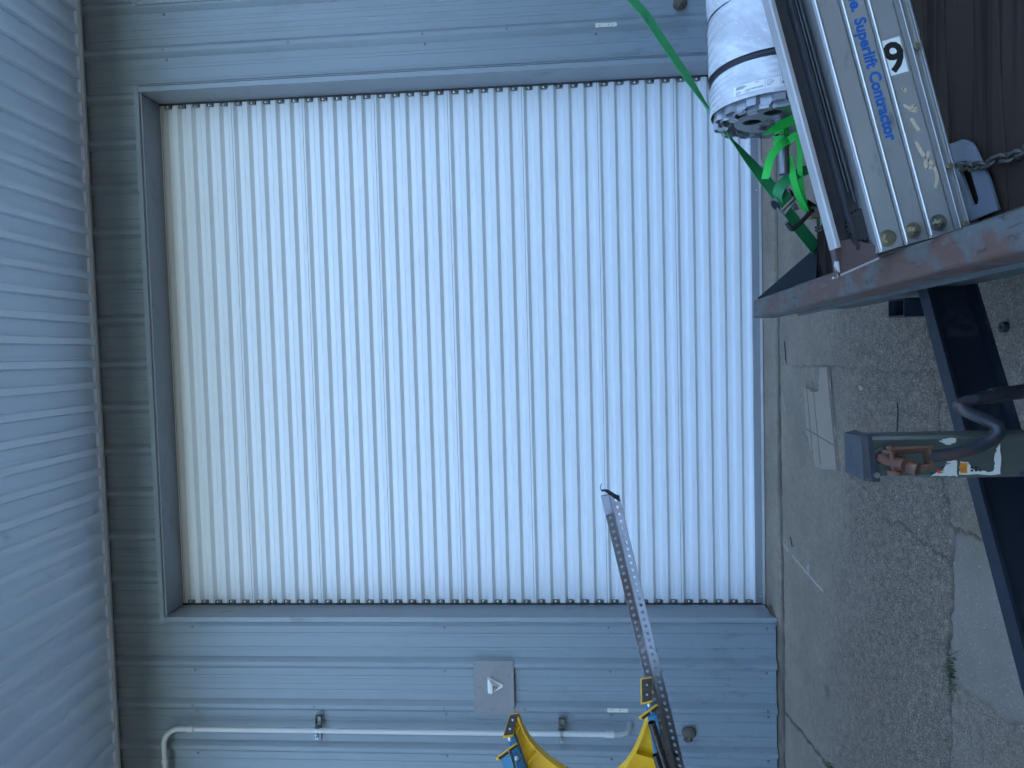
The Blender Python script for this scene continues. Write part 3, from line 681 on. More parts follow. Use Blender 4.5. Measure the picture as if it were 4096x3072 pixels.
# tongue beams (channels opening towards the near side) and their apex
def beam(a, b, z0_, z1_, dep, th=.008, flip=1):
    a, b = Vector((*a, 0)), Vector((*b, 0)); d = b-a; nrm = Vector((d.y, -d.x, 0)).normalized()*flip
    if nrm.y > 0: nrm = -nrm
    nrm *= flip
    pr = [a+Vector((0, 0, z0_)), a+nrm*dep+Vector((0, 0, z0_)), a+nrm*dep+Vector((0, 0, z0_+th)), a+nrm*th+Vector((0, 0, z0_+th)), a+nrm*th+Vector((0, 0, z1_-th)), a+nrm*dep+Vector((0, 0, z1_-th)), a+nrm*dep+Vector((0, 0, z1_)), a+Vector((0, 0, z1_))]
    m = MB(); m.extrude(pr, d); return m
put('tongue_beam', beam((1.955, -2.752), (.90, -3.282), .290, .420, .045), 'black_frame', tr)
put('tongue_beam', beam((1.985, -3.92), (.90, -3.395), .290, .420, .045, flip=-1), 'black_frame', tr)
m = MB(); m.bbox((.60, -3.40, .30), (.95, -3.28, .41), .01); put('coupler', m, 'black_frame', tr)
m = MB(); m.bbox((1.52, -3.66, .30), (1.66, -3.195, .318), .003); m.bbox((1.53, -3.235, .318), (1.62, -3.205, .42), .003); put('jack_mount', m, 'black_frame', tr)
# deck planks
edges = [-1.93, -2.022, -2.17, -2.325, -2.475, -2.63, -2.78, -2.878, -3.002, -3.094, -3.25, -3.40, -3.56, -3.71, -3.87, -4.02, -4.18, -4.33]
sk = .085                                        # planks lie slightly askew
def plank(i, ya, yb):
    r_ = random.Random(i); g = .0022+r_.uniform(0, .0016); z1_ = ZD_+r_.uniform(-.0012, .0012); x0_ = 2.045+r_.uniform(0, .012); x1_ = 6.4
    n = 40; vs = []; fs = []
    for k in range(n+1):
        x = x0_+(x1_-x0_)*(k/n)**1.4; off = sk*(x-2.3) if x < 3.2 else sk*.9
        e1 = r_.uniform(-.0016, .0016); e2 = r_.uniform(-.0016, .0016); dz = r_.uniform(-.0015, .0015)
        A_ = ya-g+off+e1; B_ = yb+g+off+e2
        vs += [(x, A_, z1_-.035), (x, A_, z1_-.002+dz), (x, A_-.0015, z1_+dz), (x, B_+.0015, z1_+dz), (x, B_, z1_-.002+dz), (x, B_, z1_-.035)]
    for k in range(n):
        for j in range(6): fs.append((6*k+j, 6*k+(j+1) % 6, 6*k+6+(j+1) % 6, 6*k+6+j))
    fs += [tuple(range(6))[::-1], tuple(6*n+j for j in range(6))]
    put('deck_board', MB().add(vs, fs), 'deck_wood', tr)
for i, (a, b) in enumerate(zip(edges, edges[1:])): plank(i, a, b)
for x in (2.4, 3.1, 3.9, 4.7, 5.5): m = MB(); m.box((x, -1.96, .24), (x+.08, -4.3, .362)); put('cross_member', m, 'black_frame', tr)
for y in (-1.66, -4.62):
    m = MB(); m.tube([(4.4, y-.1, .36), (4.4, y-.085, .36), (4.4, y+.085, .36), (4.4, y+.1, .36)], [.30, .36, .36, .30], 32); wh = put('wheel', m, 'black_rubber', tr)
    m = MB(); m.tube([(4.4, y-.104, .36), (4.4, y+.104, .36)], .19, 24); put('rim', m, 'galvanised', wh)
m = MB(); m.tube([(4.4, -1.7, .36), (4.4, -4.55, .36)], .035, 10); m.box((4.36, -1.97, .24), (4.44, -4.3, .36)); put('axle', m, 'black_frame', tr)
m = MB(); m.bbox((3.46, -1.985, .20), (3.52, -1.925, 1.42), .005); put('stake_post', m, 'grey_frame', tr)
# ---- tongue jack: square post with angled cap, crank and worn stickers
jx0, jx1, jy0, jy1 = 1.530, 1.618, -3.262, -3.182
m = MB(); m.bbox((jx0, jy0, .12), (jx1, jy1, .765), .007); m.bbox((jx0+.012, jy0+.012, .0), (jx1-.012, jy1-.012, .12), .004); m.bbox((jx0-.03, jy0-.03, .0), (jx1+.03, jy1+.03, .014), .003)
jack = put('jack', m, 'jack_paint', tr)
cap = MB()
o_ = .005; cap.add([(jx0-o_, jy0-.007, .752), (jx1+o_, jy0-.007, .762), (jx1+o_, jy1+o_, .752), (jx0-o_, jy1+o_, .752), (jx0-o_+.003, jy0-.004, .771), (jx1+o_-.003, jy0-.004, .776), (jx1+o_-.006, jy1, .778), (jx0-o_+.006, jy1, .776)],
        [(3, 2, 1, 0), (4, 5, 6, 7), (0, 1, 5, 4), (1, 2, 6, 5), (2, 3, 7, 6), (3, 0, 4, 7)])
put('cap', cap, 'jack_blue', jack)
m = MB(); m.extrude([(jx0-.004, jy0-.0085, .756), (jx1+.004, jy0-.0085, .765), (jx1+.004, jy0-.0085, .758), (jx1-.010, jy0-.0085, .755), (jx0+.030, jy0-.0085, .745), (jx0-.004, jy0-.0085, .740)], (0, .003, 0)); put('cap_lip', m, 'jack_blue', jack)
for (x, z) in ((jx0+.010, .748),):
    m = MB(); m.tube([(x, jy0-.0086, z), (x, jy0-.012, z)], .006, 10); put('screw', m, 'galvanised', jack)
m = MB(); m.tube([(jx1-.012, jy0-.0084, .7605), (jx1-.012, jy0-.0090, .7605)], .0045, 10); put('hole', m, 'dark_gap', jack)
m = MB(); m.hollow((1.575, jy0-.001, .737), (1.575, jy0-.006, .737), .021, .0135, 24); put('bushing', m, 'jack_paint', jack)
m = MB(); m.tube([(1.575, jy0+.01, .737), (1.573, jy0-.030, .730), (1.569, jy0-.062, .716)], [.0125, .0125, .0120], 14); put('shaft', m, 'rust_steel', jack)
m = MB(); m.tube(smooth([(1.572, jy0-.030, .722), (1.566, jy0-.045, .712), (1.562, jy0-.060, .700), (1.5605, jy0-.066, .694)], 2), [.0125]*13 if False else .0135, 14); put('stub', m, 'rust_steel', jack)
# clevis: two cheeks and a bridge
ax = Vector((.010, -.004, -.060)).normalized()
def cheek(off):
    base = Vector((1.580+off[0], jy0-.040+off[1], .738+off[2])); sidev = Vector((1, .15, .25)).normalized()
    nrm = Vector((.25, 1, .0)).normalized()
    pts = []
    L_ = .062
    for k in range(9): a = R(90+k*22.5); pts.append(base+nrm.cross(ax)*0+ax*(math.cos(a)*.012)*-1*0+ax*(-.012*math.sin(a-R(90)))+Vector((0, 1, 0)).cross(ax).normalized()*.012*math.cos(a-R(90)))
    q = Vector((0, 1, 0)).cross(ax).normalized()
    pts += [base+ax*L_-q*.013, base+ax*L_+q*.013]
    m = MB(); m.extrude(pts, (.0, -.0055, 0)); return m
def bar3(a, b, wv, hv):
    """bar from a to b with half-width vector wv and half-height vector hv"""
    a, b, wv, hv = Vector(a), Vector(b), Vector(wv), Vector(hv); m = MB()
    m.extrude([a-wv-hv, a+wv-hv, a+wv+hv, a-wv+hv], b-a); return m
ck = MB()
for sx_, top in ((.021, .738), (-.021, .728)):
    a = Vector((1.573+sx_, jy0-.042, top)); b = Vector((1.581+sx_*.85, jy0-.056, .668))
    ck.v += []; seg = bar3(a, b, (.0022, .0016, 0), (.0065, -.0105, -.002)); ck.add(seg.v, seg.f)
    ck.tube([a+Vector((-.0029, -.0005, .0)), a+Vector((.0029, -.0005, .0))], .0128, 14)
seg = bar3((1.560, jy0-.056, .668), (1.602, jy0-.056, .672), (0, -.0125, 0), (0, 0, .003)); ck.add(seg.v, seg.f)
put('clevis', ck, 'rust_steel', jack)
m = MB(); m.tube([(1.548, jy0-.042, .727), (1.606, jy0-.044, .736)], .0055, 10); m.tube([(1.5965, jy0-.044, .735), (1.6045, jy0-.044, .736)], .0095, 6); m.tube([(1.546, jy0-.042, .727), (1.553, jy0-.042, .7275)], .014, 14); put('clevis_pin', m, 'rust_steel', jack)
cr = smooth([(1.583, jy0-.058, .672), (1.588, jy0-.062, .635), (1.594, jy0-.062, .602), (1.607, jy0-.058, .562), (1.624, jy0-.054, .538), (1.640, jy0-.050, .536), (1.652, jy0-.046, .553), (1.664, jy0-.042, .580), (1.678, jy0-.038, .601), (1.688, jy0-.036, .600)], 3)
m = MB(); n_ = len(cr); m.tube(cr, [.0125 if i < n_-9 else .0125-.004*(i-n_+9)/9 for i in range(n_)], 16); put('crank', m, 'jack_blue', jack)
m = MB(); m.tube(smooth([(1.683, jy0-.037, .607), (1.690, jy0-.034, .588), (1.694, jy0-.034, .566)], 2), [.010, .011, .0115, .012, .0125, .0125, .0125, .0125, .0125][:9] if False else .0105, 14); put('crank_end', m, 'jack_blue', jack)
m = MB(); m.tube([(1.692, jy0-.034, .572), (1.6965, jy0-.033, .549), (1.702, jy0-.031, .515), (1.716, jy0-.026, .40)], [.0105, .0138, .0145, .0145], 16); put('handle_grip', m, 'black_gloss', jack)
m = MB(); m.tube([(1.6985, jy0-.032, .538), (1.7005, jy0-.0315, .524)], .0158, 16); put('grip_collar', m, 'black_gloss', jack)
# worn stickers on the post face
def decal(parent, name, pts, m_, y=jy0-.0006):
    me = flat(name, [pts], .0004); return put(name, me, m_, parent, Matrix(((1, 0, 0, 0), (0, 0, -1, y), (0, 1, 0, 0), (0, 0, 0, 1))))
def ragged(pts, amp, seed, n=7):
    r_ = random.Random(seed); out = []
    for i, (a, b) in enumerate(zip(pts, pts[1:]+pts[:1])):
        for k in range(n): q = k/n; out.append((a[0]+(b[0]-a[0])*q+r_.uniform(-amp, amp), a[1]+(b[1]-a[1])*q+r_.uniform(-amp, amp)))
    return out
Wd = decal(jack, 'sticker', ragged([(1.536, .636), (1.552, .610), (1.566, .607), (1.566, .586), (1.5345, .586)], .0016, 1), 'sticker_white')
decal(jack, 'sticker', ragged([(1.598, .606), (1.606, .620), (1.612, .612), (1.612, .588), (1.604, .587), (1.600, .596)], .0018, 2), 'sticker_white')
decal(jack, 'sticker', ragged([(1.538, .582), (1.563, .580), (1.563, .566), (1.548, .555), (1.541, .520), (1.548, .512), (1.575, .514), (1.598, .505), (1.598, .501), (1.537, .503), (1.537, .58)], .0016, 3, 5), 'sticker_white')
decal(jack, 'sticker', ragged([(1.540, .5815), (1.5615, .5805), (1.5615, .5665), (1.540, .5665)], .0010, 4, 4), 'sticker_orange', jy0-.0012)
decal(jack, 'print_mark', [(1.5405, .6250), (1.5480, .6250), (1.5480, .6185), (1.5405, .6185)], 'print_red', jy0-.0012)
def wtext(parent, s, size, x, z, rot, m_, y, bold=0):
    me = text('lettering', s, size, bold); a = R(rot)
    M = Matrix(((math.cos(a), -math.sin(a), 0, x), (0, 0, -1, y), (math.sin(a), math.cos(a), 0, z), (0, 0, 0, 1))); put('lettering', me, m_, parent, M)
wtext(jack, '120', .009, 1.5400, .6135, 0, 'print_black', jy0-.0013, .02)
wtext(jack, 'T', .010, 1.5575, .6000, 0, 'print_black', jy0-.0013, .02)
wtext(jack, 'T.', .009, 1.5440, .6165, 0, 'print_black', jy0-.0013, .02)
for k in range(3):
    m = MB(); zz = .560-.008*k; m.box((1.5435, jy0-.0014, zz), (1.5475, jy0-.0010, zz-.0055)); m.box((1.5495, jy0-.0014, zz), (1.554, jy0-.0010, zz-.0055)) if k < 2 else None; put('print_mark', m, 'print_black', jack)
for k in range(4):
    m = MB(); m.box((1.5425, jy0-.0016, .5795-k*.003), (1.5585, jy0-.0013, .5787-k*.003)); put('print_mark', m, 'print_black', jack)

# ------------------------------------------------------------------ material lift lying on the deck
lift = thing('material_lift', (2.05, -3.0, .42), 'aluminium material lift mast lying tilted on the trailer deck', 'material lift')
e1 = Vector((.584, .012, .1442)).normalized(); nrm = Vector((0.0, -1, -.04)); e2 = nrm.cross(e1).normalized()
if e2.z > 0: e2 = -e2
nrm = e1.cross(e2).normalized()
if nrm.y > 0: nrm = -nrm
O = Vector((2.034, -3.030, .738))-e1*.036                # far upper corner of the left end
def Lp(s, t, n): return O+e1*s+e2*t+nrm*n
LEN = 2.1
def lext(prof, s0, s1): m = MB(); m.extrude([Lp(s0, t, n) for t, n in prof], e1*(s1-s0)); return m
def rr(t0, t1, n0, n1, r=.004):
    return [(t0+r, n0), (t1-r, n0), (t1, n0+r), (t1, n1-r), (t1-r, n1), (t0+r, n1), (t0, n1-r), (t0, n0+r)]
# outer channel: pale lip, dark blotched hollow with cable, then the nested sections side by side
put('channel_lip', lext([(0, -.032), (.011, -.032), (.011, -.012), (.014, -.004), (.013, .002), (.004, .003), (0, 0)], .036, LEN), 'lip_worn', lift)
m = lext([(.0115, -.052), (.060, -.050), (.060, -.058), (.0115, -.060)], .012, LEN); put('channel_floor', m, 'mast_dark', lift)
m = lext([(.0605, -.036), (.064, -.030), (.070, -.030), (.072, -.040), (.0605, -.056)], .02, LEN); put('channel_rib', m, 'mast_dark', lift)
m = lext([(.0725, -.046), (.098, -.046), (.098, -.056), (.0725, -.056)], .02, LEN); put('channel_floor', m, 'mast_dark', lift)
m = MB(); m.tube([Lp(.13, .086, -.030), Lp(.6, .083, -.030), Lp(LEN, .078, -.030)], .0042, 10); put('lift_cable', m, 'cable_steel', lift)
m = MB(); m.tube([Lp(.16, .078, -.034), Lp(.6, .0765, -.034), Lp(LEN, .0725, -.034)], .0030, 8); put('lift_cable', m, 'cable_steel', lift)
# toothed sheave at the lower end
m = MB(); cS = Lp(.075, .092, -.040); n_ = 26; vs = []; 
for layer in (-.006, .006):
    for k in range(n_*2):
        a = math.pi*k/n_; r_ = .040 if k % 2 else .034; vs.append(cS+e1*(r_*math.cos(a))+e2*(r_*math.sin(a))+nrm*layer)
N2 = n_*2; m.add(vs, [tuple(range(N2)), tuple(range(N2, 2*N2))]+[(k, (k+1) % N2, N2+(k+1) % N2, N2+k) for k in range(N2)]); put('sheave', m, 'black_rubber', lift)
secs = [(.0985, .1565, .000), (.1600, .2165, -.003), (.2200, .2800, -.006)]
for i, (t0, t1, n1) in enumerate(secs):
    put('mast_section', lext(rr(t0, t1, -.075, n1, .005), .0, LEN), 'mast_aluminium', lift)
    m = MB(); m.tube([Lp(.006, t0+.0035, n1+.001), Lp(LEN, t0+.0035, n1+.001)], .0042, 8); put('edge_bead', m, 'mast_edge', lift)
put('mast_section', lext([(.2805, -.055), (.2805, -.006), (.292, -.0065), (.310, -.018), (.3105, -.055)], -.002, LEN), 'mast_aluminium', lift)
put('mast_flange', lext([(.3108, -.0175), (.3125, -.014), (.327, -.022), (.3285, -.026), (.3108, -.030)], -.002, LEN), 'mast_aluminium', lift)
m = MB(); m.tube([Lp(0, .293, -.0055), Lp(LEN, .293, -.0055)], .0016, 6); m.tube([Lp(0, .3195, -.0165), Lp(LEN, .3195, -.0165)], .0014, 6); put('edge_bead', m, 'mast_edge', lift)
# end plate, brown with flaking pale paint
m = MB(); m.extrude([Lp(-.028, .006, -.040), Lp(-.020, .062, -.036), Lp(-.012, .104, -.030), Lp(.012, .104, -.012), Lp(.050, .062, -.042), Lp(.054, .012, -.044)], -nrm*.006); put('end_plate', m, 'mast_brown', lift)
m = MB(); m.extrude([Lp(-.030, .0, -.022), Lp(.035, .0, -.002), Lp(.035, .005, -.002), Lp(-.030, .005, -.022)], -nrm*.025); put('end_lip', m, 'mast_brown', lift)
m = MB(); m.extrude([Lp(-.031, .004, -.040), Lp(-.015, .106, -.030), Lp(-.010, .106, -.029), Lp(-.026, .004, -.039)], -nrm*.03); put('end_lip', m, 'mast_edge', lift)
# pivot bolts with washers
for i, (s, t, n1, zinc) in enumerate(((.026, .121, .0005, 1), (.028, .183, -.0025, 0), (.030, .245, -.0055, 0))):
    m = MB(); m.tube([Lp(s, t, n1), Lp(s, t, n1+.003)], .0195 if i != 1 else .0185, 28); wsh = put('washer', m, 'zinc_bolt' if zinc or i == 1 else 'galvanised', lift)
    m = MB(); m.tube([Lp(s, t, n1+.003), Lp(s, t, n1+.012)], .0112, 6)
    if not zinc: m.tube([Lp(s, t, n1+.012), Lp(s, t, n1+.024)], .0066, 12)
    put('bolt', m, 'zinc_bolt', wsh)
for s in (.010, .150, .44):
    m = MB(); m.tube([Lp(s, .305, -.012), Lp(s, .305, -.004)], .0085, 6); m.tube([Lp(s, .305, -.0038), Lp(s, .305, -.0005)], .006, 10); put('side_bolt', m, 'zinc_bolt', lift)
    if s < .3: m = MB(); m.tube([Lp(s, .337, -.024), Lp(s, .349, -.024)], .0042, 8); m.tube([Lp(s, .329, -.024), Lp(s, .337, -.024)], .0075, 6); put('side_bolt', m, 'galvanised', lift)
# slotted grey bracket plate lying towards the camera
bp_ = [(2.300, -2.86), (2.290, -2.965), (2.281, -2.987), (2.270, -3.004), (2.258, -3.014), (2.176, -3.069), (2.096, -3.107), (2.085, -2.90)]
sl_ = [(2.240, -2.955), (2.235, -2.985), (2.212, -2.998), (2.135, -3.033), (2.124, -3.030), (2.126, -3.010), (2.22, -2.955)]
put('bracket_plate', flat('bracket_plate', [bp_, sl_], .006), 'bracket_grey', lift, Matrix.Translation((0, 0, .412)))
# under-frame carrying the raised right end
m = MB(); m.bbox((3.85, -3.05, .405), (3.93, -2.80, .70), .006); m.bbox((3.3, -2.97, .405), (3.85, -2.90, .46), .006); put('base_leg', m, 'mast_aluminium', lift)
# decals: blue lettering, number sticker, hand-painted marks
dec = frame(Lp(0, 0, 0), -e1, e2)                 # lettering reads from right to left of the mast, upside down
fz = dec.col[2].to_3d(); sgn = 1 if fz.dot(nrm) > 0 else -1
def onface(s, t, n, xd, yd): return frame(Lp(s, t, n), xd, yd)
me = text('lettering', 'Superlift Contractor', .0375, .034, .0006); 
xs_ = [v.co.x for v in me.vertices]; wid_ = max(xs_)-min(xs_); me.transform(Matrix.Diagonal((.296/wid_, 1, 1, 1)))
put('lettering', me, 'print_blue', lift, onface(.540, .179, -.0022, -e1, e2))
me = text('lettering', 'Genie.', .0375, .034, .0006, shear=.1); put('lettering', me, 'print_blue', lift, onface(.655, .179, -.0022, -e1, e2))
m = MB(); m.add([Lp(.228, .167, -.0027), Lp(.70, .167, -.0027), Lp(.70, .2085, -.0027), Lp(.228, .2085, -.0027)], [(0, 1, 2, 3)]); m.add([Lp(.228, .167, -.0030), Lp(.70, .167, -.0030), Lp(.70, .2085, -.0030), Lp(.228, .2085, -.0030)], [(3, 2, 1, 0)]); put('decal_strip', m, 'mast_aluminium', lift)
m = MB(); m.extrude([Lp(.390, .2235, -.0058), Lp(.474, .2235, -.0058), Lp(.474, .2705, -.0058), Lp(.390, .2705, -.0058)], nrm*.0005); st = put('number_sticker', m, 'label_paper', lift)
me = text('digit', '9', .096, .026, .0004, 'CENTER'); put('digit', me, 'print_black', st, onface(.398, .2478, -.0050, e2, e1))
def strokes(pls, wd, m_, n, parent=lift):
    for pl in pls:
        m = MB(); pts = smooth([Lp(s, t, n) for s, t in pl], 2); m.ribbon(pts, [e2.cross(nrm)*.6+e2*.8]*len(pts), wd, .0005); put('paint_mark', m, m_, parent)
strokes([[(.356, .246), (.352, .252), (.345, .250)], [(.318, .240), (.300, .252), (.294, .262), (.306, .266), (.311, .256), (.300, .252)]], .0065, 'paint_cream', -.0052)
strokes([[(.282, .247), (.250, .258)], [(.226, .245), (.190, .252), (.186, .262), (.198, .268)], [(.166, .270), (.180, .258), (.168, .250), (.158, .258), (.160, .270), (.128, .272), (.112, .258)]], .008, 'paint_cream', -.0052)

# ------------------------------------------------------------------ wrapped door coil
YC, ZC, RC = -2.235, .628, .228
coil = thing('door_coil', (3.9, YC, .40), 'shrink-wrapped rolled door coil on the trailer behind the lift mast', 'door coil')
def cyl(x, deg, r=RC): a = R(deg); return Vector((x, YC-r*math.cos(a), ZC+r*math.sin(a)))
def wrap(x0_, x1_, r0, lip0, seed):
    r_ = random.Random(seed); NA, NX = 96, 40; vs = []; fs = []
    for i in range(NX+1):
        q = i/NX; x = x0_+(x1_-x0_)*q
        edge = min(q, 1-q)*(x1_-x0_)
        sq = 1-math.exp(-edge/.02)
        for k in range(NA):
            d_ = 360*k/NA; rad = r0*(1-.018*(1-sq))+.0012*math.sin(d_*.09+i*.9)+r_.uniform(-.0005, .0005)+.002*math.sin(R(d_)*3+x*9)
            vs.append(cyl(x+lip0*math.cos(R(d_-70))*(1-q), d_, rad))
    for i in range(NX):
        for k in range(NA): fs.append((i*NA+k, i*NA+(k+1) % NA, (i+1)*NA+(k+1) % NA, (i+1)*NA+k))
    put('plastic_wrap', MB().add(vs, fs), 'plastic_wrap', coil)
wrap(2.603, 2.716, RC, 0, 1); wrap(2.738, 2.929, RC+.003, .0, 2); wrap(2.931, 3.50, RC+.005, 0, 3); wrap(3.505, 6.2, RC+.003, 0, 4)
m = MB(); m.tube([(2.70, YC, ZC), (6.19, YC, ZC)], RC-.010, 64, caps=False); put('rolled_curtain', m, 'inner_dark', coil)
m = MB()
for j in range(4): m.tube([cyl(2.716+.006*j+.004*math.sin(R(d_)*2+j), d_, RC-.004+.001*j) for d_ in range(0, 361, 6)], .0038, 6, caps=False)
put('twisted_film', m, 'mast_dark', coil)
# corrugated sheet edges showing at the end
for L_, (rad, x0_, x1_, ph) in enumerate(((.200, 2.576, 2.75, 0), (.186, 2.570, 2.75, 13), (.172, 2.582, 2.75, 31), (.158, 2.586, 2.75, 8))):
    r_ = random.Random(L_+20); n = max(6, int(2*math.pi*rad/.082)); pts = []
    for k in range(n):
        a0 = 360*k/n+ph; st_ = 360/n
        for f_, h in ((0, 0), (.34, 0), (.46, .013), (.80, .013), (.93, 0)): pts.append((a0+f_*st_, rad+h))
    vs = []; fs = []; M_ = len(pts)
    jit = [r_.uniform(-.007, .006) for _ in range(n)]
    for i, (d_, rr_) in enumerate(pts):
        for dr in (0, .0022): vs.append(cyl(x0_+jit[i//5], d_, rr_+dr)); vs.append(cyl(x1_, d_, rr_+dr))
    for i in range(M_):
        j = (i+1) % M_; a, b = 4*i, 4*j
        fs += [(a, b, b+1, a+1), (a+2, a+3, b+3, b+2), (a, a+2, b+2, b)]
    put('sheet_layer', MB().add(vs, fs), 'sheet_edge', coil)
    if L_ in (0, 1):
        for k in range(n):
            if r_.random() < .55:
                dm = 360*k/n+ph+.17*360/n
                m = MB(); c_ = cyl(x0_+jit[k]-.004, dm, rad+.001); tang = Vector((0, math.sin(R(dm)), math.cos(R(dm)))); rad_ = Vector((0, -math.cos(R(dm)), math.sin(R(dm))))
                m.extrude([c_-tang*.017, c_+tang*.017, c_+tang*.017+Vector((.05, 0, 0)), c_-tang*.017+Vector((.05, 0, 0))], rad_*-.003)
                m.extrude([c_-tang*.017+rad_*.0, c_+tang*.017, c_+tang*.017-rad_*.018+Vector((-.006, 0, 0)), c_-tang*.017-rad_*.018+Vector((-.006, 0, 0))], Vector((.002, 0, 0)))
                put('end_clip', m, 'sheet_edge', coil)
holes = [circle(.088*math.cos(R(a)), .088*math.sin(R(a)), .030, 24) for a in (28, 100, 172, 244, 316)]
me = flat('drum_end', [circle(0, 0, .146, 56)]+holes+[circle(0, 0, .020, 20)], .003)
Md = Matrix(((0, 0, 1, 2.580), (-1, 0, 0, YC), (0, 1, 0, ZC), (0, 0, 0, 1))); drum = put('drum_end', me, 'galvanised', coil, Md)
m = MB(); m.tube([(2.612, YC, ZC), (2.613, YC, ZC)], .142, 40); put('drum_inside', m, 'dark_gap', coil)
m = MB(); m.tube([(2.580, YC, ZC), (2.574, YC, ZC)], .040, 32); m.tube([(2.574, YC, ZC), (2.562, YC, ZC)], .028, 8); put('hub', m, 'galvanised', coil)
me = text('writing', '12x14', .034, -.006, .0004); put('writing', me, 'print_black', drum, Matrix(((0, 0, -1, 2.5785), (-.35, .94, 0, YC-.035), (.94, .35, 0, ZC-.02), (0, 0, 0, 1))) @ Matrix.Translation((-.02, .06, 0)))
me = text('writing', '790', .034, -.006, .0004); put('writing', me, 'print_black', drum, frame((2.5785, YC+.03, ZC+.035), (0, .85, -.35), (0, .35, .85)))
m = MB(); m.hollow((2.394, YC-.002, .613), (2.62, YC, ZC-.012), .0185, .0155, 24); m.tube([(2.42, YC-.002, .6145), (2.425, YC-.002, .6148)], .0154, 20); put('axle_pipe', m, 'galvanised', coil)
# paper label curved over the wrap
def curved(x0_, x1_, d0, d1, dr, n=16, slope=0):
    m = MB(); vs = []; fs = []
    for k in range(n+1):
        d_ = d0+(d1-d0)*k/n; vs += [cyl(x0_+slope*k/n, d_, RC+dr), cyl(x1_+slope*k/n, d_, RC+dr)]
    m.add(vs, [(2*k, 2*k+2, 2*k+3, 2*k+1) for k in range(n)]); return m
lab = put('paper_label', curved(2.616, 2.6455, 3, 52.5, .0032), 'label_paper', coil)
def label_text(s, size, x, deg, bold=.01, name='lettering'):
    """lettering on the coil label: reads down round the roll, letter tops towards the far end"""
    me = text(name, s, size, bold, .0)
    for v in me.vertices:
        d_ = deg-math.degrees(v.co.x/RC); p = cyl(x+v.co.y, d_, RC+.0040); v.co = p
    put(name, me, 'print_black', lab)
label_text('C7700', .0062, 2.6215, 50); label_text('12  0', .0056, 2.6172, 50)
label_text('C/2071 DE/760 SERIES', .0062, 2.6225, 42); label_text('x14  0', .0056, 2.6178, 42)
label_text('SLAT TYPE', .0036, 2.6385, 25); label_text('SLAT GAUGE', .0036, 2.6335, 25); label_text('SLAT FINISH', .0036, 2.6285, 25); label_text('WEIGHT', .0036, 2.6235, 25)
label_text('3374155', .0066, 2.6385, 14, .02); label_text('65991747', .0066, 2.6275, 14, .02); label_text('65991746', .0066, 2.6220, 14, .02)
label_text('993694', .0042, 2.6395, 34)
for k in range(16):
    m = MB(); d_ = 12.5-k*.52; q = curved(2.6345, 2.6372, d_, d_-(.14 if k % 3 else .3), .0040, 1); put('barcode_bar', q, 'print_black', lab)
for i in range(3): put('label_rule', curved(2.6400-.0035*i, 2.6415-.0035*i, 50, 42.5-(i % 2)*2, .0040, 4), 'print_black', lab)
for d_ in (26.2, 15.0): put('label_rule', curved(2.618, 2.6435, d_, d_-.15, .0040, 1), 'print_black', lab)

# ------------------------------------------------------------------ straps and chain
ds = thing('ratchet_strap', (2.2, -1.94, .4), 'dark green ratchet strap pulled tight from the trailer edge past the coil', 'strap')
A0, A1 = Vector((2.172, -1.925, .395)), Vector((2.300, -2.045, .545))
B1, B2, B3 = Vector((2.362, -2.075, .590)), Vector((2.60, -2.166, .818)), Vector((2.858, -2.175, .984))
m = MB(); m.ribbon([A0, A0.lerp(A1, .5), A1], [Vector((.5, .3, -.75))]*3, .050, .003)
pts = [B1, B1.lerp(B2, .3), B1.lerp(B2, .6), B1.lerp(B2, .9), B2.lerp(B3, .05), B2.lerp(B3, .3), B2.lerp(B3, .6), B3, B3+(B3-B2)*.5, Vector((3.47, -1.985, 1.385))]
m.ribbon(pts, [Vector((.55, .1, -.75)), Vector((.5, .35, -.7)), Vector((.4, .7, -.5)), Vector((.1, 1, -.15)), Vector((.1, 1, -.15)), Vector((.2, .8, -.45)), Vector((.35, .6, -.6)), Vector((.4, .55, -.6)), Vector((.4, .5, -.6)), Vector((.4, .5, -.6))], .046, .003); put('webbing', m, 'green_dark', ds)
lp = smooth([(2.33, -2.088, .583), (2.352, -2.110, .600), (2.385, -2.118, .588), (2.412, -2.118, .550), (2.430, -2.112, .510), (2.442, -2.108, .475), (2.452, -2.104, .430)], 3)
m = MB(); m.ribbon(lp, [Vector((.3, .85, .35)) if i < 8 else Vector((.55, .35, .5)) for i in range(len(lp))], .040, .003); put('webbing_tail', m, 'green_dark', ds)
rx = (B1-A1).normalized(); ry = Vector((.5, .3, -.75)); ry = (ry-rx*ry.dot(rx)).normalized(); rz = rx.cross(ry)
if rz.y > 0: rz = -rz
def Rp(a, b, c): return A1+rx*a+ry*b+rz*c
def rbox(a, b, r=.002):
    m = MB(); m.bbox(a, b, r); m.v = [tuple(Rp(*v)) for v in m.v]; return m
fr_ = MB()
for s in (-1, 1):
    q = rbox((-.015, s*.030, -.004), (.085, s*.0335, .026)); fr_.add(q.v, q.f)
fr_.tube([Rp(.068, -.036, .012), Rp(.068, .036, .012)], .010, 12); put('ratchet_body', fr_, 'ratchet_metal', ds)
m = MB(); m.tube([Rp(.052, -.030, .012), Rp(.052, .030, .012)], .0165, 16); put('spool', m, 'green_dark', ds)
for s in (-1, 1):
    m = MB(); n_ = 14
    pr_ = []
    for k in range(n_*2): a = math.pi*k/n_; r_ = .0215 if k % 2 else .017; pr_.append(Rp(.058+r_*math.cos(a), s*.036, .012+r_*math.sin(a)))
    m.extrude(pr_, ry*s*.003); put('ratchet_wheel', m, 'black_frame', ds)
m = MB()
for s in (-1, 1): m.tube(smooth([Rp(.05, s*.040, .016), Rp(.0, s*.042, .034), Rp(-.03, s*.046, .042)], 2), .0032, 8)
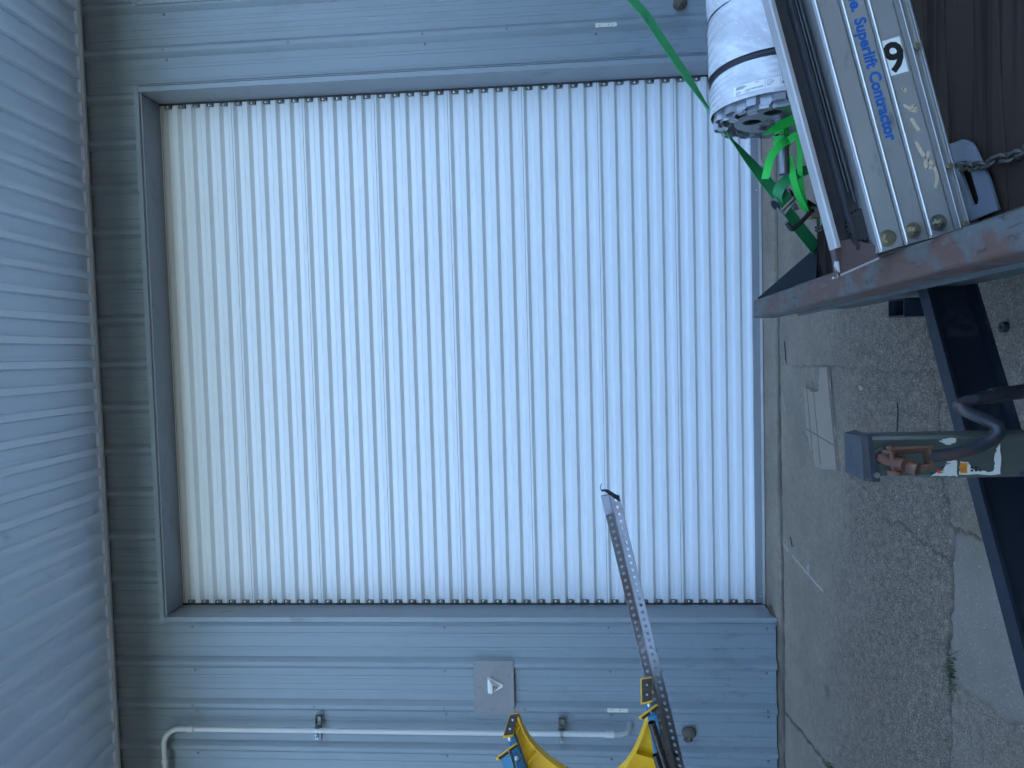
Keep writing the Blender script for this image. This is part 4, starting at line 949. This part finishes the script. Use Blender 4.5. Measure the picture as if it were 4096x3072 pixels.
m.tube([Rp(.03, -.040, .03), Rp(.03, .040, .03)], .003, 8); m.bbox((0, 0, 0), (0, 0, 0)) if False else None
put('handle_arm', m, 'ratchet_metal', ds)
m = MB(); m.tube(smooth([Rp(-.012, -.050, .036), Rp(-.036, -.054, .043), Rp(-.046, -.048, .045), Rp(-.046, .048, .045), Rp(-.036, .054, .043), Rp(-.012, .050, .036)], 2), .0085, 10); put('handle_grip', m, 'black_rubber', ds)
ls_ = thing('lime_strap', (2.3, -2.2, .42), 'bright lime green webbing wound round the coil axle pipe', 'strap')
m = MB()
for k, x in enumerate((2.545, 2.532, 2.515, 2.500)):
    tl = .018*math.sin(k*2.1)
    pts = [(x+tl*math.sin(R(d_+40*k))*.6, YC-.002-(.0215+.003*k*.5)*math.cos(R(d_)), .618+(.0215+.003*k*.5)*math.sin(R(d_))) for d_ in range(0, 361, 15)]
    m.ribbon(pts, (1, .12*(k % 2), .1), .024, .0022)
put('wound_turns', m, 'green_lime', ls_)
def rib(pts, side, wd, k=2):
    p = smooth(pts, k); m = MB(); n = len(p)
    if isinstance(side, list):
        sd_ = []
        for i in range(n):
            q = i/(n-1)*(len(side)-1); j = min(int(q), len(side)-2); sd_.append(Vector(side[j]).lerp(Vector(side[j+1]), q-j))
    else: sd_ = side
    m.ribbon(p, sd_, wd, .0022); put('webbing', m, 'green_lime', ls_)
rib([(2.600, -2.300, .500), (2.572, -2.298, .562), (2.555, -2.302, .607), (2.536, -2.306, .652), (2.511, -2.310, .693)], [(.9, .1, .5), (.9, 0, .45), (.6, .4, .3), (.2, .9, .1)], .036)
rib([(2.512, -2.262, .600), (2.490, -2.288, .628), (2.462, -2.292, .658), (2.435, -2.293, .676), (2.405, -2.295, .683), (2.368, -2.297, .692)], [(.8, .1, .5), (.7, 0, .6), (.3, .1, .9), (.1, .3, .9), (.1, .6, .7)], .026)
rib([(2.497, -2.27, .612), (2.512, -2.283, .583), (2.523, -2.278, .540), (2.53, -2.27, .47)], [(.9, 0, .3), (.9, .1, .3), (.8, .3, .2)], .024)
rib([(2.455, -2.24, .598), (2.386, -2.20, .570), (2.340, -2.13, .530), (2.300, -2.055, .480)], [(.2, .5, .8), (.5, .2, .8), (.4, .1, .9), (.3, .3, .8)], .026)
rib([(2.58, -2.21, .560), (2.498, -2.18, .540), (2.415, -2.12, .522), (2.345, -2.08, .500), (2.302, -2.055, .478)], [(.2, .5, .8), (.3, .7, .5), (.2, .6, .7), (.3, .3, .8)], .022)
m = MB(); m.bbox((2.272, -2.050, .418), (2.318, -2.030, .474), .006); bk = put('cam_buckle', m, 'buckle_khaki', ls_)
m = MB(); m.tube([(2.300, -2.0505, .455), (2.300, -2.054, .455)], .007, 12); m.extrude([(2.318, -2.048, .474), (2.345, -2.044, .470), (2.325, -2.040, .440), (2.318, -2.040, .43)], (0, .006, 0)); put('cam_lever', m, 'black_frame', bk)
m = MB(); m.ribbon([(2.285, -2.036, .425), (2.262, -2.00, .405), (2.25, -1.955, .39)], (.8, .2, .4), .018, .002); put('webbing', m, 'green_lime', ls_)

def chain(path, label):
    pts = smooth(path, 3); t = thing('chain', tuple(pts[0]), label, 'chain', None)
    acc = [0]
    for a, b in zip(pts, pts[1:]): acc.append(acc[-1]+(b-a).length)
    def P_(d):
        for i in range(len(acc)-1):
            if acc[i+1] >= d: q = (d-acc[i])/(acc[i+1]-acc[i]); return pts[i].lerp(pts[i+1], q)
        return pts[-1]
    lm = MB(); n = 20; lw, ll, wr = .0095, .019, .0046
    ring = []
    for k in range(n): a = 2*math.pi*k/n; ring.append(Vector((math.cos(a)*(lw)+(ll-lw)*(1 if math.cos(a) > 0 else -1)*1.0, math.sin(a)*lw, 0)))
    vs, fs, nn_ = [], [], 8
    for k in range(n):
        tg = (ring[(k+1) % n]-ring[k-1]).normalized(); nr = tg.cross(Vector((0, 0, 1)))
        for j in range(nn_): b = 2*math.pi*j/nn_; vs.append(ring[k]+nr*wr*math.cos(b)+Vector((0, 0, 1))*wr*math.sin(b))
    for k in range(n):
        for j in range(nn_): fs.append((k*nn_+j, k*nn_+(j+1) % nn_, ((k+1) % n)*nn_+(j+1) % nn_, ((k+1) % n)*nn_+j))
    me = MB().add(vs, fs).mesh('link', 60); setmat(me, 'chain_steel')
    d = 0; i = 0; pitch_ = .0275
    while d < acc[-1]-.005:
        p, q = P_(d), P_(min(d+pitch_, acc[-1])); x = (q-p).normalized(); y = Vector((0, 0, 1)).cross(x).normalized(); z = x.cross(y); a = R(38 if i % 2 else -52)
        y2 = y*math.cos(a)+z*math.sin(a); put('link', me, None, t, frame((p+q)/2, x, y2)); d += pitch_; i += 1
chain([(2.250, -1.925, .372), (2.250, -1.95, .408), (2.236, -2.02, .413), (2.240, -2.08, .416), (2.242, -2.135, .415), (2.230, -2.20, .416), (2.235, -2.30, .413)], 'short rusty chain crossing the far edge of the trailer deck')
chain([(2.20, -3.34, .413), (2.196, -3.25, .413), (2.204, -3.19, .414), (2.194, -3.155, .413), (2.207, -3.122, .414), (2.203, -3.09, .424), (2.203, -3.055, .426), (2.218, -3.00, .420), (2.226, -2.96, .414)], 'rusty chain on the deck boards threaded through the grey slotted plate')

# ------------------------------------------------------------------ ladder, perforated angles and pipes at the left
lad = thing('step_ladder', (.3, -2.4, .9), 'blue fibreglass step ladder with yellow feet lying on its side', 'ladder')
la = Vector((-1, -.004, -.34)).normalized()       # along the ladder, from feet to top (down to the left)
def rail(corners, L_, name, m_, dep=.040, th=.004):
    """C-channel rail; corners: the two edge points (upper, lower) of its outer face at the foot end; dep goes away from the camera"""
    a, b = Vector(corners[0]), Vector(corners[1]); w_ = (b-a); w_n = w_.normalized(); back = Vector((0, 1, 0))*dep
    d_ = Vector(corners[2]); m = MB()
    pr_ = [a, b, b+back, b+back-w_n*th, b-w_n*th+Vector((0, th, 0)), a+w_n*th+Vector((0, th, 0)), a+w_n*th+back, a+back]
    m.extrude(pr_, d_.normalized()*L_); return put(name, m, m_, lad)
# far pair (front section) and near pair (rear section); near section ends a little short of the far one
rA1 = rail([(.512, -2.405, 1.609), (.519, -2.405, 1.583), (-.120, -.003, -.0400)], 1.75, 'front_rail', 'ladder_blue')
rA2 = rail([(.618, -2.366, 1.134), (.623, -2.366, 1.103), (-.236, -.007, -.0400)], 1.75, 'front_rail', 'ladder_blue')
rB1 = rail([(.476, -2.490, 1.617), (.483, -2.490, 1.584), (-.0385, 0, -.0088)], 1.60, 'rear_rail', 'ladder_blue')
rB2 = rail([(.600, -2.450, 1.131), (.605, -2.450, 1.102), (-.172, -.006, -.0260)], 1.60, 'rear_rail', 'ladder_blue')
def foot(quad, th, name='foot'):
    q = [Vector(p) for p in quad]; n = (q[1]-q[0]).cross(q[3]-q[0]).normalized()
    if n.x < 0: n = -n
    c = sum(q, Vector())/4; big = [c+(p-c)*1.14 for p in q]
    m = MB(); m.extrude([p-n*th for p in big], n*(th+.001)); f = put(name, m, 'ladder_yellow', lad)
    m = MB(); NR = 5
    for k in range(NR):
        a0, a1 = k/NR, (k+.86)/NR
        p = [q[0].lerp(q[3], a0), q[1].lerp(q[2], a0), q[1].lerp(q[2], a1), q[0].lerp(q[3], a1)]; m.extrude([v+n*.0012 for v in p], n*.005)
    m.extrude([v+n*.0012 for v in q], n*.0022); put('rubber_pad', m, 'pad_rubber', f)
    for t_ in (.28, .72):
        m = MB(); cc = (q[0].lerp(q[3], t_)+q[1].lerp(q[2], t_))/2; m.tube([cc+n*.003, cc+n*.0066], .0038, 8); put('pad_rivet', m, 'aluminium_rivet', f)
foot([(.567, -2.390, 1.592), (.571, -2.386, 1.562), (.520, -2.425, 1.580), (.518, -2.430, 1.611)], .016)
foot([(.677, -2.350, 1.139), (.680, -2.346, 1.104), (.624, -2.388, 1.110), (.618, -2.392, 1.143)], .016)
foot([(.487, -2.505, 1.623), (.503, -2.455, 1.567), (.498, -2.455, 1.565), (.480, -2.505, 1.620)], .010)
foot([(.608, -2.468, 1.153), (.622, -2.420, 1.097), (.616, -2.420, 1.096), (.602, -2.468, 1.151)], .010)
# bottom step with the large curved yellow braces
def brace(inner, outer, name='brace'):
    m = MB(); I = smooth(inner, 2); Oo = smooth(outer, 2); n = min(len(I), len(Oo)); I = [I[int(i*(len(I)-1)/(n-1))] for i in range(n)]; Oo = [Oo[int(i*(len(Oo)-1)/(n-1))] for i in range(n)]
    vs = []; 
    for a, b in zip(I, Oo): vs += [a+Vector((0, .030, 0)), b+Vector((0, .030, 0)), b+Vector((0, .034, 0)), a+Vector((0, .034, 0))]
    fs = [(4*i+k, 4*i+(k+1) % 4, 4*i+4+(k+1) % 4, 4*i+4+k) for i in range(n-1) for k in range(4)]
    m.add(vs, fs)
    # flange along the inner curve, standing towards the camera
    vs = []
    for a in I: vs += [a+Vector((0, -.004, 0)), a+Vector((0, .0335, 0))]
    tdir = [(I[min(i+1, n-1)]-I[max(i-1, 0)]).normalized() for i in range(n)]
    off = [Vector((0, 1, 0)).cross(t_).normalized()*.004 for t_ in tdir]
    vs2 = []
    for i in range(n): vs2 += [vs[2*i], vs[2*i+1], vs[2*i+1]+off[i], vs[2*i]+off[i]]
    m.add(vs2, [(4*i+k, 4*i+(k+1) % 4, 4*i+4+(k+1) % 4, 4*i+4+k) for i in range(n-1) for k in range(4)])
    b_ = put(name, m, 'ladder_yellow', lad)
    for f_ in (.18, .5, .8):
        i = int(f_*(n-1)); m = MB(); a, b = I[i], I[i].lerp(Oo[i], .85); d_ = (b-a).normalized(); u_ = Vector((0, 1, 0)).cross(d_).normalized()*.002
        m.extrude([a+u_, a-u_, a-u_+Vector((0, .03, 0)), a+u_+Vector((0, .03, 0))], b-a); put('brace_rib', m, 'ladder_yellow', b_)
    return b_
brace([(.570, -2.400, 1.562), (.538, -2.40, 1.552), (.512, -2.40, 1.542), (.466, -2.40, 1.512), (.421, -2.40, 1.468), (.391, -2.40, 1.424), (.350, -2.40, 1.36), (.345, -2.40, 1.30)],
      [(.520, -2.40, 1.582), (.500, -2.40, 1.575), (.464, -2.40, 1.563), (.42, -2.40, 1.548), (.36, -2.40, 1.53), (.30, -2.40, 1.51), (.26, -2.40, 1.42), (.26, -2.40, 1.30)])
brace([(.555, -2.372, 1.116), (.529, -2.372, 1.127), (.491, -2.374, 1.140), (.443, -2.378, 1.161), (.412, -2.38, 1.181), (.385, -2.383, 1.199), (.355, -2.39, 1.24), (.345, -2.40, 1.30)],
      [(.545, -2.370, 1.100), (.52, -2.37, 1.096), (.47, -2.372, 1.088), (.43, -2.374, 1.082), (.36, -2.376, 1.07), (.30, -2.38, 1.10), (.26, -2.39, 1.20), (.26, -2.40, 1.30)])
m = MB(); m.bbox((.15, -2.45, 1.06), (.26, -2.36, 1.53), .004); put('step', m, 'ladder_yellow', lad)
for (x, y, z) in ((.494, -2.4058, 1.592), (.428, -2.4066, 1.570), (.598, -2.367, 1.1155)):
    m = MB(); m.ball((x, y-.001, z), .0085, 8, (1, .55, 1)); put('rivet', m, 'aluminium_rivet', lad)
for s in range(1, 5):
    c0 = Vector((.512, -2.40, 1.596))+Vector((-.120, -.003, -.04)).normalized()*(.30+.33*s); c1 = Vector((.618, -2.36, 1.12))+Vector((-.236, -.007, -.04)).normalized()*(.30+.33*s)
    m = MB(); d_ = c1-c0; m.extrude([c0+Vector((.035, 0, .01)), c0+Vector((-.035, 0, -.01)), c0+Vector((-.035, .06, -.01)), c0+Vector((.035, .06, .01))], d_); put('step', m, 'galvanised', lad)

def perforated(name, p0, p1, up_d, face_d, wdt, label, holes_from=.03, pitch_=.0252, nmax=60, extra=0):
    """slotted angle: two perforated legs meeting at an edge line p0-p1"""
    t = thing(name, tuple(p1), label, 'steel angle'); p0, p1 = Vector(p0), Vector(p1); ax_ = (p1-p0); L_ = ax_.length; ax_.normalize()
    for leg_i, (wd_, out) in enumerate(((Vector(up_d), wdt[0]), (Vector(face_d), wdt[1]))):
        wd_ = (wd_-ax_*wd_.dot(ax_)).normalized()
        loops = [[(0, 0), (L_, 0), (L_, out), (0, out)]]
        for k in range(nmax):
            x = holes_from+k*pitch_
            if x > L_-.02: break
            loops.append(circle(x, out*.52, .0062, 14))
        me = flat('leg', loops, .0028); put('leg', me, 'angle_steel', t, frame(p0, ax_, wd_))
    return t
tip = Vector((1.2962, -2.2621, 1.2275)); ad = (Vector((.3343, -2.2917, 1.0198))-tip).normalized()
# longer angle underneath, its outer legs towards the camera
perforated('perforated_angle', tip, tip+ad*2.1, (-.05, -.45, -1), (.0, 1, .55), (.034, .036), 'long perforated steel angle leaning beside the ladder feet', .018)
tip2 = tip+ad*.062+Vector((0, -.004, .002))
perforated('perforated_angle', tip2, tip2+ad*2.0, (.05, -.25, 1), (0, 1, -.25), (.030, .032), 'shorter perforated angle stacked on top of the long one', .012)
for k in range(3):
    p = tip+Vector((.004*k, .010+.007*k, .004+.003*k)); t = perforated('perforated_angle', p+ad*(.004*k), p+ad*1.9, (.05, .35, 1), (0, 1, -.35), (.026, .02), ('first', 'second', 'third')[k]+' thin steel angle nested behind the shorter perforated angle', .02, nmax=0)
tw = thing('tie_wire', tuple(tip), 'black twisted wire tying the tips of the perforated angles', 'wire')
m = MB(); m.tube(smooth([tip+Vector((.018, .0, .030)), tip+Vector((.022, -.006, .012)), tip+Vector((.012, -.014, -.006)), tip+Vector((-.004, -.020, -.030))], 3), .0042, 8)
for k in range(5):
    c_ = tip+Vector((.014-.006*k, -.010-.003*k, .010-.009*k)); m.tube([c_+Vector((.003*math.cos(a), .008*math.sin(a), .006*math.cos(a))) for a in [k_*.7 for k_ in range(10)]], .002, 6)
m.tube(smooth([tip+Vector((.018, 0, .030)), tip+Vector((.030, -.002, .036)), tip+Vector((.044, -.001, .028))], 2), .0014, 6); put('twist', m, 'black_frame', tw)
def pipe(p0, p1, r, label):
    p0, p1 = Vector(p0), Vector(p1); d_ = (p1-p0).normalized(); t = thing('steel_pipe', tuple(p0), label, 'pipe', None)
    m = MB(); m.hollow(p0, p0+d_*1.7, r, r*.86, 22); put('tube', m, 'black_pipe', t)
    m = MB(); m.tube([p0+d_*.16, p0+d_*.20], r*1.06, 20); put('coupling', m, 'black_pipe', t)
pipe((.614, -2.512, 1.126), (.464, -2.515, 1.083), .0128, 'longer black steel pipe lying against the lower ladder rail')
pipe((.512, -2.520, 1.117), (.455, -2.521, 1.101), .0098, 'shorter black steel pipe in front of the longer pipe by the ladder')
# rack outside the picture that the long goods rest on
rk = thing('steel_rack', (-.6, -2.45, 0), 'steel trestle rack holding the ladder and steel angles', 'rack')
for x, zt in ((-.25, .86), (-.95, .62)):
    m = MB(); m.bbox((x-.03, -2.58, zt), (x+.03, -2.28, zt+.05), .004)
    for y in (-2.56, -2.30): m.bbox((x-.025, y-.02, 0), (x+.025, y+.02, zt-.0005), .004)
    put('trestle', m, 'grey_frame', rk)

# ------------------------------------------------------------------ small things on the ground
cb = thing('cardboard_sheet', (1.42, -.85, 0), 'torn flat brown cardboard piece lying on the concrete', 'cardboard')
outl = ragged([(1.690, -.838), (1.689, -.954), (1.60, -.985), (1.45, -1.02), (1.30, -1.055), (1.169, -1.083), (1.15, -.92), (1.135, -.760), (1.285, -.640), (1.29, -.622), (1.42, -.60), (1.558, -.580), (1.562, -.68), (1.545, -.72), (1.555, -.813), (1.62, -.82)], .005, 9, 4)
me = flat('sheet', [outl], .0035); put('sheet', me, 'cardboard', cb, Matrix.Translation((0, 0, .006)))
m = MB(); pts = []
for k in range(91):
    q = k/90; a = Vector((1.689-.520*q, -.956-.130*q, 0)); pts.append(a)
vs = []
for k, a in enumerate(pts):
    wv = .0035*(k % 2); vs += [a+Vector((0, .020, .0102)), a+Vector((0, 0.0, .0125+wv)), a+Vector((0, -.010-.004*math.sin(k*.3), .004))]
m.add(vs, [f for k in range(90) for f in ((3*k, 3*k+3, 3*k+4, 3*k+1), (3*k+1, 3*k+4, 3*k+5, 3*k+2))]); put('flute_edge', m, 'cardboard_flute', cb)
for (x0_, y0_, x1_, y1_) in ((1.60, -.62, 1.20, -.72), (1.61, -.72, 1.16, -.84), (1.33, -.61, 1.29, -1.04)):
    m = MB(); m.ribbon([(x0_, y0_, .0100), (x1_, y1_, .0100)], (0, 1, 0) if abs(y0_-y1_) < .2 else (1, 0, 0), .006, .001); put('crease', m, 'cardboard_flute', cb)
def leaf(x, y, s, rot, label, z=.006):
    m = MB(); pts = [(0, 0), (.3, .22), (.65, .26), (1, .0), (.7, -.2), (.3, -.24)]
    vs = []
    for i, (a, b) in enumerate(pts): ca, sa = math.cos(rot), math.sin(rot); vs.append((x+s*(a*ca-b*sa), y+s*(a*sa+b*ca), z+s*(.12*abs(b)*4+.05*a)))
    m.add(vs+[(x+s*.5*math.cos(rot), y+s*.5*math.sin(rot), z)], [(i, (i+1) % 6, 6) for i in range(6)]); o = put('dry_leaf', m, 'dry_leaf'); tag(o, label, 'leaf')
leaf(1.595, -1.385, .045, 1.2, 'small pale dry leaf on the rough concrete beyond the jack')
leaf(3.02, .17, .085, .9, 'pale curled leaf lying on the concrete sill below the coil')
bu = MB(); bu.hollow((1.848, -2.438, -.001), (1.848, -2.438, .018), .017, .006, 14); bu.tube([(1.848, -2.438, .0), (1.848, -2.438, .008)], .0062, 10); o = put('rubber_washer', bu, 'black_rubber'); tag(o, 'small black rubber ring on the concrete under the trailer tongue', 'rubber ring')
tgk = [((1.56, -1.72), (1.50, -1.73), (1.44, -1.715), 'thin dark twig on the rough concrete nearest the jack'), ((1.83, -.10+-.12), (1.76, -.24), (1.70, -.25), 'thin dark twig lying near the door threshold joint'), ((.62, -.30), (.59, -.33), (.57, -.335), 'short dark twig beside the white scratch on the concrete')]
for a, b, c_, lb in tgk:
    m = MB(); m.tube(smooth([(*a, .006), (*b, .009), (*c_, .006)], 2), .0028, 6); o = put('twig', m, 'black_frame'); tag(o, lb, 'twig')
def grass(name, cx_, cy_, n, spread, hgt, seed):
    r_ = random.Random(seed); m = MB()
    for _ in range(n):
        x = cx_+r_.gauss(0, spread[0]); y = cy_+r_.gauss(0, spread[1]); a = r_.uniform(0, 6.28); h = hgt*r_.uniform(.5, 1.2); ln = r_.uniform(.3, 1.1)*h; wv = r_.uniform(.0012, .0022)
        d_ = Vector((math.cos(a), math.sin(a), 0)); s_ = Vector((-math.sin(a), math.cos(a), 0))*wv; b_ = Vector((x, y, -.008))
        p1_ = b_+d_*ln*.35+Vector((0, 0, h*.6)); p2_ = b_+d_*ln+Vector((0, 0, h*.85))
        m.add([b_-s_, b_+s_, p1_+s_*.8, p1_-s_*.8, p2_], [(0, 1, 2, 3), (3, 2, 4)])
    o = put(name, m, 'grass_blade'); o['kind'] = 'stuff'; o['label'] = 'tuft of green grass growing from the concrete crack'; o['category'] = 'grass'; return o
grass('grass', .60, -2.12, 80, (.045, .016), .036, 3)
grass('grass', -.47, -.95, 60, (.02, .04), .035, 4)
grass('grass', .22, -2.10, 40, (.09, .012), .02, 5)
